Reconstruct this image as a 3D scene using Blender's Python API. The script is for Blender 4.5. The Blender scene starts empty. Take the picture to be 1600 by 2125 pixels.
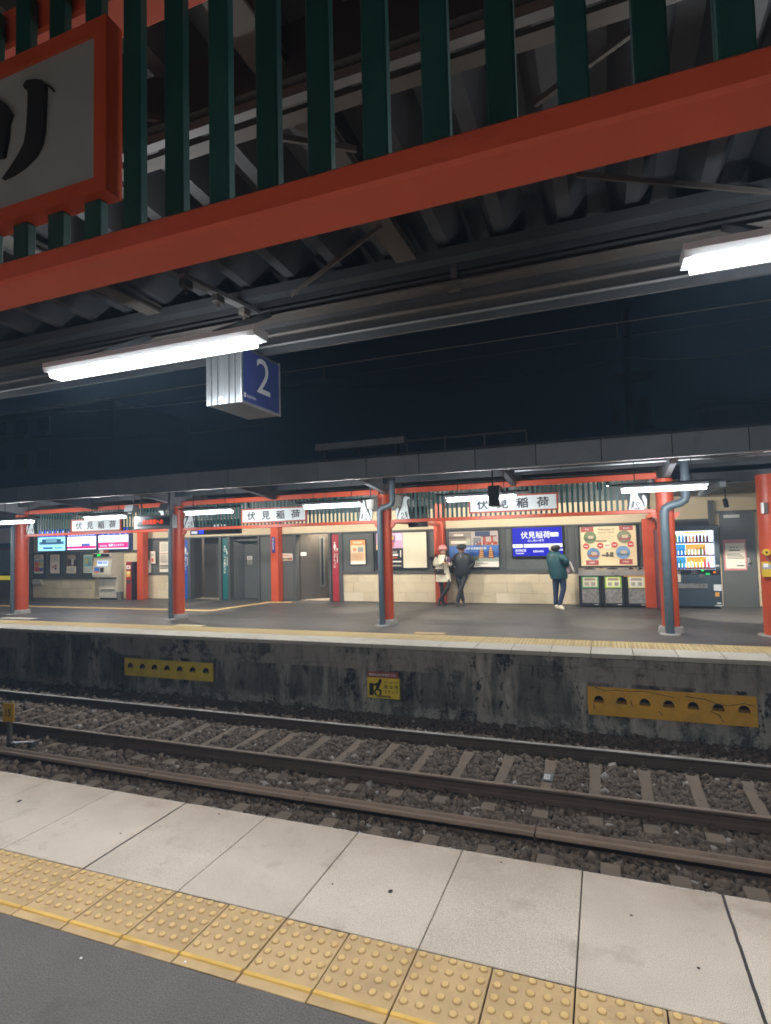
import bpy, math, random
import numpy as np
from mathutils import Vector, Matrix

random.seed(7)
rng = np.random.default_rng(7)
SC = bpy.context.scene
COL = SC.collection

# ------------------------------------------------------------------ camera
FPX = 1181.3                       # focal length in photo pixels (photo 1600 wide)
YAW, PITCH, ROLL, CAM_H = -0.3627, 0.0540, 0.0250, 1.63
_f = np.array([math.sin(YAW) * math.cos(PITCH), math.cos(YAW) * math.cos(PITCH), math.sin(PITCH)])
_r = np.array([math.cos(YAW), -math.sin(YAW), 0.0])
_d = np.cross(_f, _r)
_cr, _sr = math.cos(ROLL), math.sin(ROLL)
RIGHT, DOWN, FWD = _cr * _r + _sr * _d, -_sr * _r + _cr * _d, _f
cam_data = bpy.data.cameras.new('camera')
cam = bpy.data.objects.new('camera', cam_data)
COL.objects.link(cam)
cam_data.sensor_fit = 'HORIZONTAL'
cam_data.sensor_width = 36.0
cam_data.lens = FPX / 1600.0 * 36.0
cam_data.clip_start = 0.05
cam_data.clip_end = 600.0
m3 = Matrix((RIGHT, -DOWN, -FWD)).transposed()
cam.matrix_world = Matrix.Translation((0, 0, CAM_H)) @ m3.to_4x4()
SC.camera = cam

# ------------------------------------------------------------------ night sky
world = bpy.data.worlds.new('World')
SC.world = world
world.use_nodes = True
wn = world.node_tree
sky = wn.nodes.new('ShaderNodeTexSky')
sky.sky_type = 'NISHITA'
sky.sun_disc = False
sky.sun_elevation = math.radians(-4.0)
sky.sun_rotation = math.radians(200)
tint = wn.nodes.new('ShaderNodeVectorMath')
tint.operation = 'MULTIPLY_ADD'
tint.inputs[1].default_value = (0.15, 0.25, 0.4)
tint.inputs[2].default_value = (0.022, 0.032, 0.042)      # even city glow in the night air
wn.links.new(sky.outputs['Color'], tint.inputs[0])
wn.links.new(tint.outputs[0], wn.nodes['Background'].inputs['Color'])
wn.nodes['Background'].inputs['Strength'].default_value = 0.06

# faint moonlight, the only directional light at night
moon_data = bpy.data.lights.new('moon', 'SUN')
moon_data.energy = 0.004
moon_data.angle = math.radians(0.5)
moon_data.color = (0.8, 0.88, 1.0)
moon = bpy.data.objects.new('moon', moon_data)
moon.rotation_euler = (math.radians(40), 0, math.radians(200))
COL.objects.link(moon)

SC.view_settings.view_transform = 'Standard'
SC.view_settings.look = 'None'
SC.view_settings.exposure = 0.5
SC.view_settings.gamma = 1.0
SC.view_settings.use_curve_mapping = False
SC.render.engine = 'CYCLES'
SC.cycles.use_denoising = True
SC.cycles.max_bounces = 6
SC.cycles.diffuse_bounces = 4
SC.cycles.glossy_bounces = 3
SC.cycles.transmission_bounces = 4
SC.cycles.sample_clamp_indirect = 6.0
SC.cycles.filter_width = 1.7

LAMP_WHITE = (0.97, 0.985, 1.0)
L_NEAR, L_FAR = 140.0, 180.0


# where a photo pixel meets the upright plane at distance y / the level plane at height z
def P(u, v, y):
    d = RIGHT * ((u - 800) / FPX) + DOWN * ((v - 1062.5) / FPX) + FWD
    t = y / d[1]
    return float(t * d[0]), float(CAM_H + t * d[2])


def G(u, v, z):
    d = RIGHT * ((u - 800) / FPX) + DOWN * ((v - 1062.5) / FPX) + FWD
    t = (z - CAM_H) / d[2]
    return float(t * d[0]), float(t * d[1])


def V3(u, v, y):
    x, z = P(u, v, y)
    return Vector((x, y, z))


def wrect(u0, v0, u1, v1, y):
    x0, z1 = P(u0, v0, y)
    x1, z0 = P(u1, v1, y)
    return x0, x1, z0, z1


# ------------------------------------------------------------------ materials
MATS = {}


def srgb(r, g, b):
    f = lambda c: (c / 255 / 12.92) if c <= 10 else ((c / 255 + 0.055) / 1.055) ** 2.4
    return (f(r), f(g), f(b))


def mat(name, col, rough=0.55, metal=0.0, var=0.12, vscale=3.0, bump=0.0, bscale=60.0, emit=None, estr=1.0, rnd=0.0, spec=0.5, coat=0.0,
        stretch=(1, 1, 1), speck=0.0, grime=None, edge=None, speck_scale=150.0):
    if name in MATS:
        return MATS[name]
    m = bpy.data.materials.new(name)
    m.use_nodes = True
    nt = m.node_tree
    b = nt.nodes['Principled BSDF']
    b.inputs['Roughness'].default_value = rough
    b.inputs['Metallic'].default_value = metal
    b.inputs['Specular IOR Level'].default_value = spec
    b.inputs['Coat Weight'].default_value = coat
    N, L = nt.nodes.new, nt.links.new
    geo = N('ShaderNodeNewGeometry')
    mp = N('ShaderNodeMapping')
    mp.inputs['Scale'].default_value = stretch
    L(geo.outputs['Position'], mp.inputs['Vector'])
    c_out = None
    if var > 0 or rnd > 0:
        no = N('ShaderNodeTexNoise')
        no.inputs['Scale'].default_value = vscale
        no.inputs['Detail'].default_value = 6.0
        no.inputs['Roughness'].default_value = 0.62
        L(mp.outputs['Vector'], no.inputs['Vector'])
        rm = N('ShaderNodeMapRange')
        rm.inputs['From Min'].default_value = 0.28
        rm.inputs['From Max'].default_value = 0.72
        rm.inputs['To Min'].default_value = 1.0 - var
        rm.inputs['To Max'].default_value = 1.0 + var
        L(no.outputs['Fac'], rm.inputs['Value'])
        val = rm.outputs['Result']
        if rnd > 0:
            oi = N('ShaderNodeObjectInfo')
            r2 = N('ShaderNodeMapRange')
            r2.inputs['To Min'].default_value = 1.0 - rnd
            r2.inputs['To Max'].default_value = 1.0 + rnd
            L(oi.outputs['Random'], r2.inputs['Value'])
            mu = N('ShaderNodeMath')
            mu.operation = 'MULTIPLY'
            L(val, mu.inputs[0])
            L(r2.outputs['Result'], mu.inputs[1])
            val = mu.outputs[0]
        vm = N('ShaderNodeVectorMath')
        vm.operation = 'SCALE'
        vm.inputs[0].default_value = col
        L(val, vm.inputs['Scale'])
        c_out = vm.outputs[0]
        # roughness wears unevenly too
        rr = N('ShaderNodeMapRange')
        rr.inputs['From Min'].default_value = 0.3
        rr.inputs['From Max'].default_value = 0.7
        rr.inputs['To Min'].default_value = max(0.04, rough * 0.8)
        rr.inputs['To Max'].default_value = min(1.0, rough * 1.2)
        L(no.outputs['Fac'], rr.inputs['Value'])
        L(rr.outputs['Result'], b.inputs['Roughness'])
    if speck > 0:
        vo = N('ShaderNodeTexNoise')
        vo.inputs['Scale'].default_value = speck_scale
        vo.inputs['Detail'].default_value = 2.0
        L(geo.outputs['Position'], vo.inputs['Vector'])
        r3 = N('ShaderNodeMapRange')
        r3.inputs['From Min'].default_value = 0.35
        r3.inputs['From Max'].default_value = 0.65
        r3.inputs['To Min'].default_value = 1.0 - speck
        r3.inputs['To Max'].default_value = 1.0 + speck
        L(vo.outputs['Fac'], r3.inputs['Value'])
        v2 = N('ShaderNodeVectorMath')
        v2.operation = 'SCALE'
        if c_out is None:
            v2.inputs[0].default_value = col
        else:
            L(c_out, v2.inputs[0])
        L(r3.outputs['Result'], v2.inputs['Scale'])
        c_out = v2.outputs[0]
    if grime is not None:       # (colour, scale, threshold, stretch)
        gcol, gsc, gth, gst = grime
        mp2 = N('ShaderNodeMapping')
        mp2.inputs['Scale'].default_value = gst
        L(geo.outputs['Position'], mp2.inputs['Vector'])
        gn = N('ShaderNodeTexNoise')
        gn.inputs['Scale'].default_value = gsc
        gn.inputs['Detail'].default_value = 8.0
        gn.inputs['Roughness'].default_value = 0.7
        L(mp2.outputs['Vector'], gn.inputs['Vector'])
        g2 = N('ShaderNodeMapRange')
        g2.inputs['From Min'].default_value = gth
        g2.inputs['From Max'].default_value = gth + 0.14
        L(gn.outputs['Fac'], g2.inputs['Value'])
        mx = N('ShaderNodeMix')
        mx.data_type = 'RGBA'
        L(g2.outputs['Result'], mx.inputs['Factor'])
        if c_out is None:
            mx.inputs['A'].default_value = (*col, 1)
        else:
            L(c_out, mx.inputs['A'])
        mx.inputs['B'].default_value = (*gcol, 1)
        c_out = mx.outputs['Result']
    if edge is not None:        # dirt tracked along one edge: (axis, from, to, colour)
        ax, e0, e1, ecol = edge
        sx_ = N('ShaderNodeSeparateXYZ')
        L(geo.outputs['Position'], sx_.inputs[0])
        er = N('ShaderNodeMapRange')
        er.inputs['From Min'].default_value = e0
        er.inputs['From Max'].default_value = e1
        L(sx_.outputs[ax], er.inputs['Value'])
        en = N('ShaderNodeTexNoise')
        en.inputs['Scale'].default_value = 4.0
        en.inputs['Detail'].default_value = 8.0
        L(geo.outputs['Position'], en.inputs['Vector'])
        em = N('ShaderNodeMath')
        em.operation = 'MULTIPLY'
        L(er.outputs['Result'], em.inputs[0]); L(en.outputs['Fac'], em.inputs[1])
        ex_ = N('ShaderNodeMix')
        ex_.data_type = 'RGBA'
        L(em.outputs[0], ex_.inputs['Factor'])
        L(c_out, ex_.inputs['A'])
        ex_.inputs['B'].default_value = (*ecol, 1)
        c_out = ex_.outputs['Result']
    if c_out is not None:
        L(c_out, b.inputs['Base Color'])
    else:
        b.inputs['Base Color'].default_value = (*col, 1)
    if bump > 0:
        bn = N('ShaderNodeTexNoise')
        bn.inputs['Scale'].default_value = bscale
        bn.inputs['Detail'].default_value = 4.0
        L(geo.outputs['Position'], bn.inputs['Vector'])
        bp = N('ShaderNodeBump')
        bp.inputs['Strength'].default_value = bump
        bp.inputs['Distance'].default_value = 0.01
        L(bn.outputs['Fac'], bp.inputs['Height'])
        L(bp.outputs['Normal'], b.inputs['Normal'])
    if emit is not None:
        b.inputs['Emission Color'].default_value = (*emit, 1)
        b.inputs['Emission Strength'].default_value = estr
    MATS[name] = m
    return m


def glow(name, col, s):
    return mat(name, (0.02, 0.02, 0.02) if s < 3 else (0.6, 0.6, 0.6), 0.4, var=0, emit=col, estr=s)


RED = mat('vermilion_paint', (0.50, 0.070, 0.024), 0.38, var=0.10, vscale=2.5, bump=0.02, bscale=30, grime=((0.20, 0.035, 0.018), 1.6, 0.60, (1, 1, .25)))
RED2 = mat('vermilion_beam_paint', (0.66, 0.098, 0.046), 0.36, var=0.10, vscale=4, bump=0.04, bscale=35, grime=((0.40, 0.055, 0.028), 2.2, 0.60, (.3, 1, 1)))
GREEN = mat('dark_green_paint', (0.010, 0.062, 0.055), 0.42, var=0.18, vscale=6, rnd=0.18, grime=((0.02, 0.06, 0.05), 5, 0.62, (1, 1, .2)))
STEEL = mat('dark_grey_steel', (0.045, 0.05, 0.056), 0.5, var=0.18, vscale=3)
STEEL2 = mat('roof_steel_brown', (0.080, 0.074, 0.068), 0.6, var=0.3, vscale=4)
ROOFDK = mat('folded_roof_sheet', (0.062, 0.067, 0.076), 0.6, var=0.25, vscale=3)
PIPE = mat('blue_grey_pipe', (0.070, 0.098, 0.118), 0.42, var=0.10, vscale=4, grime=((0.045, 0.06, 0.07), 2.5, 0.62, (1, 1, .3)))
FASCIA = mat('fascia_panel', (0.40, 0.43, 0.46), 0.55, var=0.14, vscale=1.6, rnd=0.10, grime=((0.27, 0.29, 0.31), 2.2, 0.6, (1, 1, .35)))
GALV = mat('galvanised_grey', (0.15, 0.155, 0.16), 0.5, var=0.2, vscale=4)
ALU = mat('aluminium', (0.55, 0.58, 0.60), 0.32, metal=0.85, var=0.08, vscale=8)
CREAM = mat('cream_wall', (0.60, 0.50, 0.34), 0.7, var=0.07, vscale=1.2, bump=0.05, bscale=80)
STONE = mat('cream_stone', (0.58, 0.49, 0.34), 0.55, var=0.07, vscale=3, rnd=0.06, bump=0.05, bscale=60)
STONE2 = mat('pale_stone', (0.66, 0.57, 0.42), 0.5, var=0.06, vscale=3, bump=0.05, bscale=60)
FRAME = mat('dark_grey_frame', (0.075, 0.077, 0.077), 0.42, var=0.10, vscale=2)
FRAME2 = mat('mid_grey_panel', (0.098, 0.104, 0.103), 0.42, var=0.10, vscale=1.4)
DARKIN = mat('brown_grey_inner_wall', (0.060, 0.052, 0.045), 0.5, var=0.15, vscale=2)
BLACK = mat('black_plastic', (0.012, 0.012, 0.014), 0.4, var=0.1)
INK = mat('black_ink', (0.015, 0.015, 0.018), 0.5, var=0)
WHITEP = mat('white_print', (0.78, 0.78, 0.76), 0.5, var=0.03)
WHITEB = mat('pale_board', (0.70, 0.76, 0.76), 0.5, var=0.05, vscale=4)
LAMPB = mat('lamp_housing', (0.78, 0.83, 0.86), 0.45, var=0.05)
GLOWN = glow('near_lamp_diffuser', LAMP_WHITE, 7.0)
GLOWC = glow('added_lamp_diffuser', LAMP_WHITE, 240.0)
GLOWF = glow('far_lamp_diffuser', LAMP_WHITE, 7.0)
CONC = mat('column_foot_concrete', (0.26, 0.25, 0.23), 0.8, var=0.25, vscale=7, bump=0.3, bscale=40)


# ------------------------------------------------------------------ mesh helpers
class MB:
    def __init__(self):
        self.v, self.f, self.m, self.mats = [], [], [], []

    def mi(self, m):
        if m not in self.mats:
            self.mats.append(m)
        return self.mats.index(m)

    def poly(self, pts, m):
        n = len(self.v)
        self.v += [tuple(p) for p in pts]
        self.f.append(tuple(range(n, n + len(pts))))
        self.m.append(self.mi(m))
        return self

    def raw(self, verts, faces, m):
        n = len(self.v)
        self.v += [tuple(p) for p in verts]
        k = self.mi(m)
        for f in faces:
            self.f.append(tuple(n + i for i in f))
            self.m.append(k)
        return self

    def box(self, x0, x1, y0, y1, z0, z1, m, bev=0.0):
        if x0 > x1: x0, x1 = x1, x0
        if y0 > y1: y0, y1 = y1, y0
        if z0 > z1: z0, z1 = z1, z0
        if bev <= 0:
            v = [(x0, y0, z0), (x1, y0, z0), (x1, y1, z0), (x0, y1, z0), (x0, y0, z1), (x1, y0, z1), (x1, y1, z1), (x0, y1, z1)]
            return self.raw(v, [(0, 3, 2, 1), (4, 5, 6, 7), (0, 1, 5, 4), (1, 2, 6, 5), (2, 3, 7, 6), (3, 0, 4, 7)], m)
        b = min(bev, (x1 - x0) / 2.2, (y1 - y0) / 2.2, (z1 - z0) / 2.2)
        v, idx = [], {}
        for i, (xa, xs) in enumerate(((x0, 1), (x1, -1))):
            for j, (ya, ys) in enumerate(((y0, 1), (y1, -1))):
                for k, (za, zs) in enumerate(((z0, 1), (z1, -1))):
                    idx[(i, j, k, 0)] = len(v); v.append((xa, ya + ys * b, za + zs * b))
                    idx[(i, j, k, 1)] = len(v); v.append((xa + xs * b, ya, za + zs * b))
                    idx[(i, j, k, 2)] = len(v); v.append((xa + xs * b, ya + ys * b, za))
        I = lambda i, j, k, a: idx[(i, j, k, a)]
        F = []
        F.append((I(0, 0, 0, 0), I(0, 0, 1, 0), I(0, 1, 1, 0), I(0, 1, 0, 0)))
        F.append((I(1, 0, 0, 0), I(1, 1, 0, 0), I(1, 1, 1, 0), I(1, 0, 1, 0)))
        F.append((I(0, 0, 0, 1), I(1, 0, 0, 1), I(1, 0, 1, 1), I(0, 0, 1, 1)))
        F.append((I(0, 1, 0, 1), I(0, 1, 1, 1), I(1, 1, 1, 1), I(1, 1, 0, 1)))
        F.append((I(0, 0, 0, 2), I(0, 1, 0, 2), I(1, 1, 0, 2), I(1, 0, 0, 2)))
        F.append((I(0, 0, 1, 2), I(1, 0, 1, 2), I(1, 1, 1, 2), I(0, 1, 1, 2)))
        for i in (0, 1):
            for j in (0, 1):
                F.append((I(i, j, 0, 0), I(i, j, 1, 0), I(i, j, 1, 1), I(i, j, 0, 1)))
        for i in (0, 1):
            for k in (0, 1):
                F.append((I(i, 0, k, 0), I(i, 1, k, 0), I(i, 1, k, 2), I(i, 0, k, 2)))
        for j in (0, 1):
            for k in (0, 1):
                F.append((I(0, j, k, 1), I(1, j, k, 1), I(1, j, k, 2), I(0, j, k, 2)))
        for i in (0, 1):
            for j in (0, 1):
                for k in (0, 1):
                    F.append((I(i, j, k, 0), I(i, j, k, 1), I(i, j, k, 2)))
        return self.raw(v, F, m)

    def bar(self, a, b, w, h, m, up=(0, 0, 1)):
        a, b = Vector(a), Vector(b)
        d = (b - a).normalized()
        upv = Vector(up)
        if abs(d.dot(upv)) > 0.98:
            upv = Vector((0, 1, 0))
        s = d.cross(upv).normalized() * (w / 2)
        t = s.cross(d).normalized() * (h / 2)
        v = [a - s - t, a + s - t, a + s + t, a - s + t, b - s - t, b + s - t, b + s + t, b - s + t]
        return self.raw(v, [(0, 3, 2, 1), (4, 5, 6, 7), (0, 1, 5, 4), (1, 2, 6, 5), (2, 3, 7, 6), (3, 0, 4, 7)], m)

    def tube(self, path, r, m, n=10, cap=True):
        pts = [Vector(p) for p in path]
        rs = r if isinstance(r, (list, tuple)) else [r] * len(pts)
        base = len(self.v)
        k = self.mi(m)
        ref = None
        for i, p in enumerate(pts):
            if i == 0: d = pts[1] - pts[0]
            elif i == len(pts) - 1: d = pts[-1] - pts[-2]
            else: d = (pts[i + 1] - pts[i]).normalized() + (pts[i] - pts[i - 1]).normalized()
            d.normalize()
            if ref is None:
                ref = d.orthogonal().normalized()
            s = (ref - d * ref.dot(d)).normalized()
            ref = s
            t = d.cross(s)
            for j in range(n):
                a = 2 * math.pi * j / n
                self.v.append(tuple(p + s * (math.cos(a) * rs[i]) + t * (math.sin(a) * rs[i])))
        for i in range(len(pts) - 1):
            for j in range(n):
                a, b = base + i * n + j, base + i * n + (j + 1) % n
                self.f.append((a, b, b + n, a + n)); self.m.append(k)
        if cap:
            self.f.append(tuple(base + j for j in reversed(range(n)))); self.m.append(k)
            e = base + (len(pts) - 1) * n
            self.f.append(tuple(e + j for j in range(n))); self.m.append(k)
        return self

    def lathe(self, c, prof, m, n=20):
        base = len(self.v)
        k = self.mi(m)
        for r, z in prof:
            for j in range(n):
                a = 2 * math.pi * j / n
                self.v.append((c[0] + r * math.cos(a), c[1] + r * math.sin(a), c[2] + z))
        for i in range(len(prof) - 1):
            for j in range(n):
                a, b = base + i * n + j, base + i * n + (j + 1) % n
                self.f.append((a, b, b + n, a + n)); self.m.append(k)
        self.f.append(tuple(base + j for j in reversed(range(n)))); self.m.append(k)
        e = base + (len(prof) - 1) * n
        self.f.append(tuple(e + j for j in range(n))); self.m.append(k)
        return self

    # a closed outline (x,z) given thickness between y0 (front) and y1
    def slab(self, outline, y0, y1, m, side=None):
        n = len(outline)
        self.poly([(x, y0, z) for x, z in outline], m)
        self.poly([(x, y1, z) for x, z in reversed(outline)], m)
        sm = side or m
        for i in range(n):
            (xa, za), (xb, zb) = outline[i], outline[(i + 1) % n]
            self.poly([(xa, y0, za), (xa, y1, za), (xb, y1, zb), (xb, y0, zb)], sm)
        return self

    # extrude a (y,z) outline along x
    def extr_x(self, outline, x0, x1, m):
        n = len(outline)
        self.poly([(x0, y, z) for y, z in outline], m)
        self.poly([(x1, y, z) for y, z in reversed(outline)], m)
        for i in range(n):
            (ya, za), (yb, zb) = outline[i], outline[(i + 1) % n]
            self.poly([(x0, ya, za), (x1, ya, za), (x1, yb, zb), (x0, yb, zb)], m)
        return self

    # flat print: rectangle facing -y
    def qy(self, x0, x1, z0, z1, y, m):
        return self.poly([(x0, y, z0), (x1, y, z0), (x1, y, z1), (x0, y, z1)], m)

    def mesh(self, name):
        me = bpy.data.meshes.new(name)
        me.from_pydata(self.v, [], self.f)
        for m in self.mats:
            me.materials.append(m)
        me.polygons.foreach_set('material_index', self.m)
        me.update()
        return me

    def build(self, name, parent=None, smooth=False, local=False):
        me = self.mesh(name)
        if smooth:
            shade(me)
        o = bpy.data.objects.new(name, me)
        COL.objects.link(o)
        if parent is not None:
            adopt(o, parent, local)
        return o


def shade(me, ang=35):
    me.polygons.foreach_set('use_smooth', [True] * len(me.polygons))
    try:
        me.set_sharp_from_angle(angle=math.radians(ang))
    except Exception:
        pass


def world_loc(o):
    p = Vector(o.location)
    return p if o.parent is None else p + world_loc(o.parent)


def adopt(o, parent, local=False):
    o.parent = parent
    if not local:
        o.location = Vector(o.location) - world_loc(parent)


def tag(o, label=None, cat=None, group=None, kind=None):
    if label: o['label'] = label
    if cat: o['category'] = cat
    if group: o['group'] = group
    if kind: o['kind'] = kind
    return o


def thing(name, loc, label, cat, group=None):
    o = bpy.data.objects.new(name, None)
    o.empty_display_size = 0.2
    COL.objects.link(o)
    o.location = loc
    return tag(o, label, cat, group)


def copy_tree(o, loc, label=None, parent=None):
    c = o.copy()
    COL.objects.link(c)
    if parent is not None:
        c.parent = parent
    if loc is not None:
        c.location = loc
    if label:
        c['label'] = label
    for ch in list(o.children):
        copy_tree(ch, None, None, c)
    return c


def link_mesh(name, me, parent, loc):
    o = bpy.data.objects.new(name, me)
    COL.objects.link(o)
    o.parent = parent
    o.location = loc
    return o


# lettering: outlines of the built-in typeface as flat faces, cached
_TXT = {}


def glyphs(s, bold=0.0):
    key = (s, bold)
    if key not in _TXT:
        c = bpy.data.curves.new('lettering', 'FONT')
        c.body = s
        c.offset = bold
        c.resolution_u = 3
        o = bpy.data.objects.new('lettering', c)
        COL.objects.link(o)
        dg = bpy.context.evaluated_depsgraph_get()
        me = bpy.data.meshes.new_from_object(o.evaluated_get(dg))
        vs = [(v.co.x, v.co.y) for v in me.vertices]
        fs = [tuple(p.vertices) for p in me.polygons]
        bpy.data.objects.remove(o)
        bpy.data.curves.remove(c)
        bpy.data.meshes.remove(me)
        if vs:
            x0 = min(v[0] for v in vs); x1 = max(v[0] for v in vs)
            y0 = min(v[1] for v in vs); y1 = max(v[1] for v in vs)
        else:
            x0 = y0 = 0; x1 = y1 = 1
        _TXT[key] = ([(v[0] - x0, v[1] - y0) for v in vs], fs, x1 - x0, y1 - y0)
    return _TXT[key]


def letter(mb, s, org, ex, ey, m, w=None, h=None, bold=0.0, center=False):
    """lay the string s on the plane org + a*ex + b*ey, scaled to width w and/or height h"""
    vs, fs, tw, th = glyphs(s, bold)
    if not vs: return
    sx = (w / tw) if w else None
    sy = (h / th) if h else None
    if sx is None: sx = sy
    if sy is None: sy = sx
    org, ex, ey = Vector(org), Vector(ex), Vector(ey)
    if center:
        org = org - ex * (tw * sx / 2) - ey * (th * sy / 2)
    mb.raw([org + ex * (a * sx) + ey * (b * sy) for a, b in vs], fs, m)


EX, EZ = (1, 0, 0), (0, 0, 1)


# a printed sheet facing -y: base colour + relative colour blocks + lettering, each a hair in front of the one below
def sheet(mb, r, y, base, blocks=(), texts=()):
    x0, x1, z0, z1 = r
    mb.qy(x0, x1, z0, z1, y, base)
    W, H = x1 - x0, z1 - z0
    k = 1
    for b in blocks:
        a0, b0, a1, b1, m = b
        k += 1
        mb.qy(x0 + a0 * W, x0 + a1 * W, z0 + b0 * H, z0 + b1 * H, y - 0.0012 * k, m)
    yy = y - 0.0012 * (k + 1)
    for s, a, b, hh, m in texts:
        letter(mb, s, (x0 + a * W, yy, z0 + b * H), EX, EZ, m, h=hh * H, center=True, bold=0.008)


def pc(r, g, b):
    """printed colour from its sRGB look"""
    return mat('print_%02x%02x%02x' % (r, g, b), srgb(r, g, b), 0.45, var=0.03, vscale=9)


def screen(r, g, b, s=1.0):
    return mat('screen_%02x%02x%02x_%d' % (r, g, b, int(s * 100)), (0.01, 0.01, 0.012), 0.25, var=0, emit=srgb(r, g, b), estr=s)


def frame_y(mb, r, w, y0, y1, m):
    """rectangular frame around r (outer), bar width w, from y0 (front) to y1"""
    x0, x1, z0, z1 = r
    mb.box(x0, x0 + w, y0, y1, z0, z1, m)
    mb.box(x1 - w, x1, y0, y1, z0, z1, m)
    mb.box(x0 + w, x1 - w, y0, y1, z1 - w, z1, m)
    mb.box(x0 + w, x1 - w, y0, y1, z0, z0 + w, m)

# ================================================================== ground and platforms
Z_FAR = -0.12           # far platform surface
Y_WALL = 15.8           # station building wall across the far platform
Y_COL = 11.6            # far column line
GROUND = mat('bare_ground', (0.05, 0.046, 0.04), 0.95, var=0.3)
g = MB()
g.poly([(-80, -40, -1.9), (80, -40, -1.9), (80, 90, -1.9), (-80, 90, -1.9)], GROUND)
tag(g.build('ground'), kind='structure')

ASPH = mat('platform_asphalt', (0.104, 0.095, 0.092), 0.85, var=0.28, vscale=2.6, bump=0.5, bscale=170, speck=0.25, grime=((0.066, 0.060, 0.058), 2.3, 0.56, (1, 1, 1)))
PAVE = mat('pale_paver', (0.47, 0.41, 0.342), 0.75, var=0.10, vscale=2.6, bump=0.10, bscale=420, speck=0.34, speck_scale=330.0, rnd=0.07, edge=('Y', 2.55, 3.05, (0.24, 0.185, 0.13)), grime=((0.29, 0.245, 0.195), 1.9, 0.54, (1, 1, 1)))
TACT = mat('tactile_yellow', (0.44, 0.305, 0.150), 0.6, var=0.14, vscale=6, bump=0.15, bscale=90, rnd=0.09, grime=((0.33, 0.225, 0.125), 3.6, 0.54, (1, 1, 1)))
DOMEM = mat('tactile_dome_yellow', (0.56, 0.385, 0.155), 0.5, var=0.12, vscale=20)
DOMED = mat('dome_rim_shade_grime', (0.30, 0.19, 0.085), 0.8, var=0.25, vscale=14)
BARM = mat('tactile_bar_yellow', (0.58, 0.365, 0.085), 0.5, var=0.14, vscale=9)
JOINT = mat('joint_dirt', (0.035, 0.028, 0.024), 0.95, var=0.2)

OX, OY, TD, PW = -2.8616, 2.2493, 0.3857, 0.777   # tile grid origin, strip depth, paver depth
Y_EDGE = OY + PW
b = MB()
b.box(-16, 8, -4, Y_EDGE - 0.02, -1.75, -0.016, JOINT)
near_platform = tag(b.build('platform_near'), kind='structure')
b = MB()
b.box(-16, 8, -4, OY - TD - 0.002, -0.012, 0.0, ASPH)
b.build('asphalt_surface', near_platform)


def tile_mesh(name, w, d, bar, seg=10, domes=5):
    b = MB()
    b.box(0.0032, w - 0.0032, -d + 0.003, -0.0035, -0.0155, 0.0, TACT, bev=0.002)
    for i in range(domes):
        for j in range(domes):
            cx, cy = 0.03 + 0.06 * i, -0.023 - 0.06 * j
            if seg > 8:       # dark rim round each dome: grime plus its shading put into the colour
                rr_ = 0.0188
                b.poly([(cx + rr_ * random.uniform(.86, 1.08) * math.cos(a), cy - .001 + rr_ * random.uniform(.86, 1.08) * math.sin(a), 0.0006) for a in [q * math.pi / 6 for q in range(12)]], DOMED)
            b.lathe((cx, cy, 0.0004), [(0.0155, 0.0), (0.0138, 0.0034), (0.0095, 0.0052)], DOMEM, n=seg)
    if bar:
        b.extr_x([(-0.342, 0.0), (-0.338, 0.005), (-0.322, 0.005), (-0.318, 0.0)], 0.006, w - 0.006, BARM)
    me = b.mesh(name)
    return me


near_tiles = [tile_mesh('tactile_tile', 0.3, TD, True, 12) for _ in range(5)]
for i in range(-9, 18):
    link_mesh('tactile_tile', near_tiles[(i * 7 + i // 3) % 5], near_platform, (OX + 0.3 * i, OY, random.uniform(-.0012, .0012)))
b = MB()
b.box(0.0028, 0.5972, 0.0035, PW, -0.06, 0.0, PAVE, bev=0.003)
pav_me = b.mesh('paver')
b = MB()
EDGE_ALU = mat('worn_edge_strip', (0.5, 0.5, 0.52), 0.25, metal=0.9, var=0.2, vscale=3)
for k in range(-5, 9):
    link_mesh('paver', pav_me, near_platform, (OX + 0.3 * (1 + 2 * k), OY, random.uniform(-.001, .001)))
b.box(-6.2, 3.0, Y_EDGE + 0.0005, Y_EDGE + 0.008, -0.05, -0.004, EDGE_ALU)
b.build('edge_strip', near_platform)
SEAL = mat('black_sealant', (0.018, 0.016, 0.017), 0.6, var=0.2)
for i, w in ((11, .006), (1, .0035)):
    b = MB()
    x = OX + .3 * i
    n = 24
    pts = [(x + random.uniform(-.0012, .0012), OY + PW * k / n) for k in range(n + 1)]
    for (xa, ya), (xb, yb) in zip(pts[:-1], pts[1:]):
        b.poly([(xa - w, ya, .0015), (xa + w, ya, .0015), (xb + w, yb, .0015), (xb - w, yb, .0015)], SEAL)
    b.build('sealant_line', near_platform)
b = MB()
for (u, v, r) in ((40, 1663, .017), (810, 1850, .012), (455, 1690, .007), (1040, 1790, .006), (1310, 1900, .007), (250, 1730, .006), (690, 1835, .005), (1450, 2010, .007)):
    if r:
        x, y = G(u, v, 0.0)
        b.raw([(x + r * math.cos(a) * random.uniform(.7, 1.3), y + r * 1.1 * math.sin(a) * random.uniform(.7, 1.2), 0.0016) for a in [k * .7 for k in range(9)]], [tuple(range(9))], JOINT)
    b.build('gum_spot', near_platform)
    b = MB()
b = MB()
for (u, v) in ((168, 1989), (384, 1997), (590, 2012)):
    x, y = G(u, v, 0.0)
    b.lathe((x, y, 0.0), [(.006, .001), (.004, .004)], WHITEP, n=6)
b.build('litter_crumb', near_platform)

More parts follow.
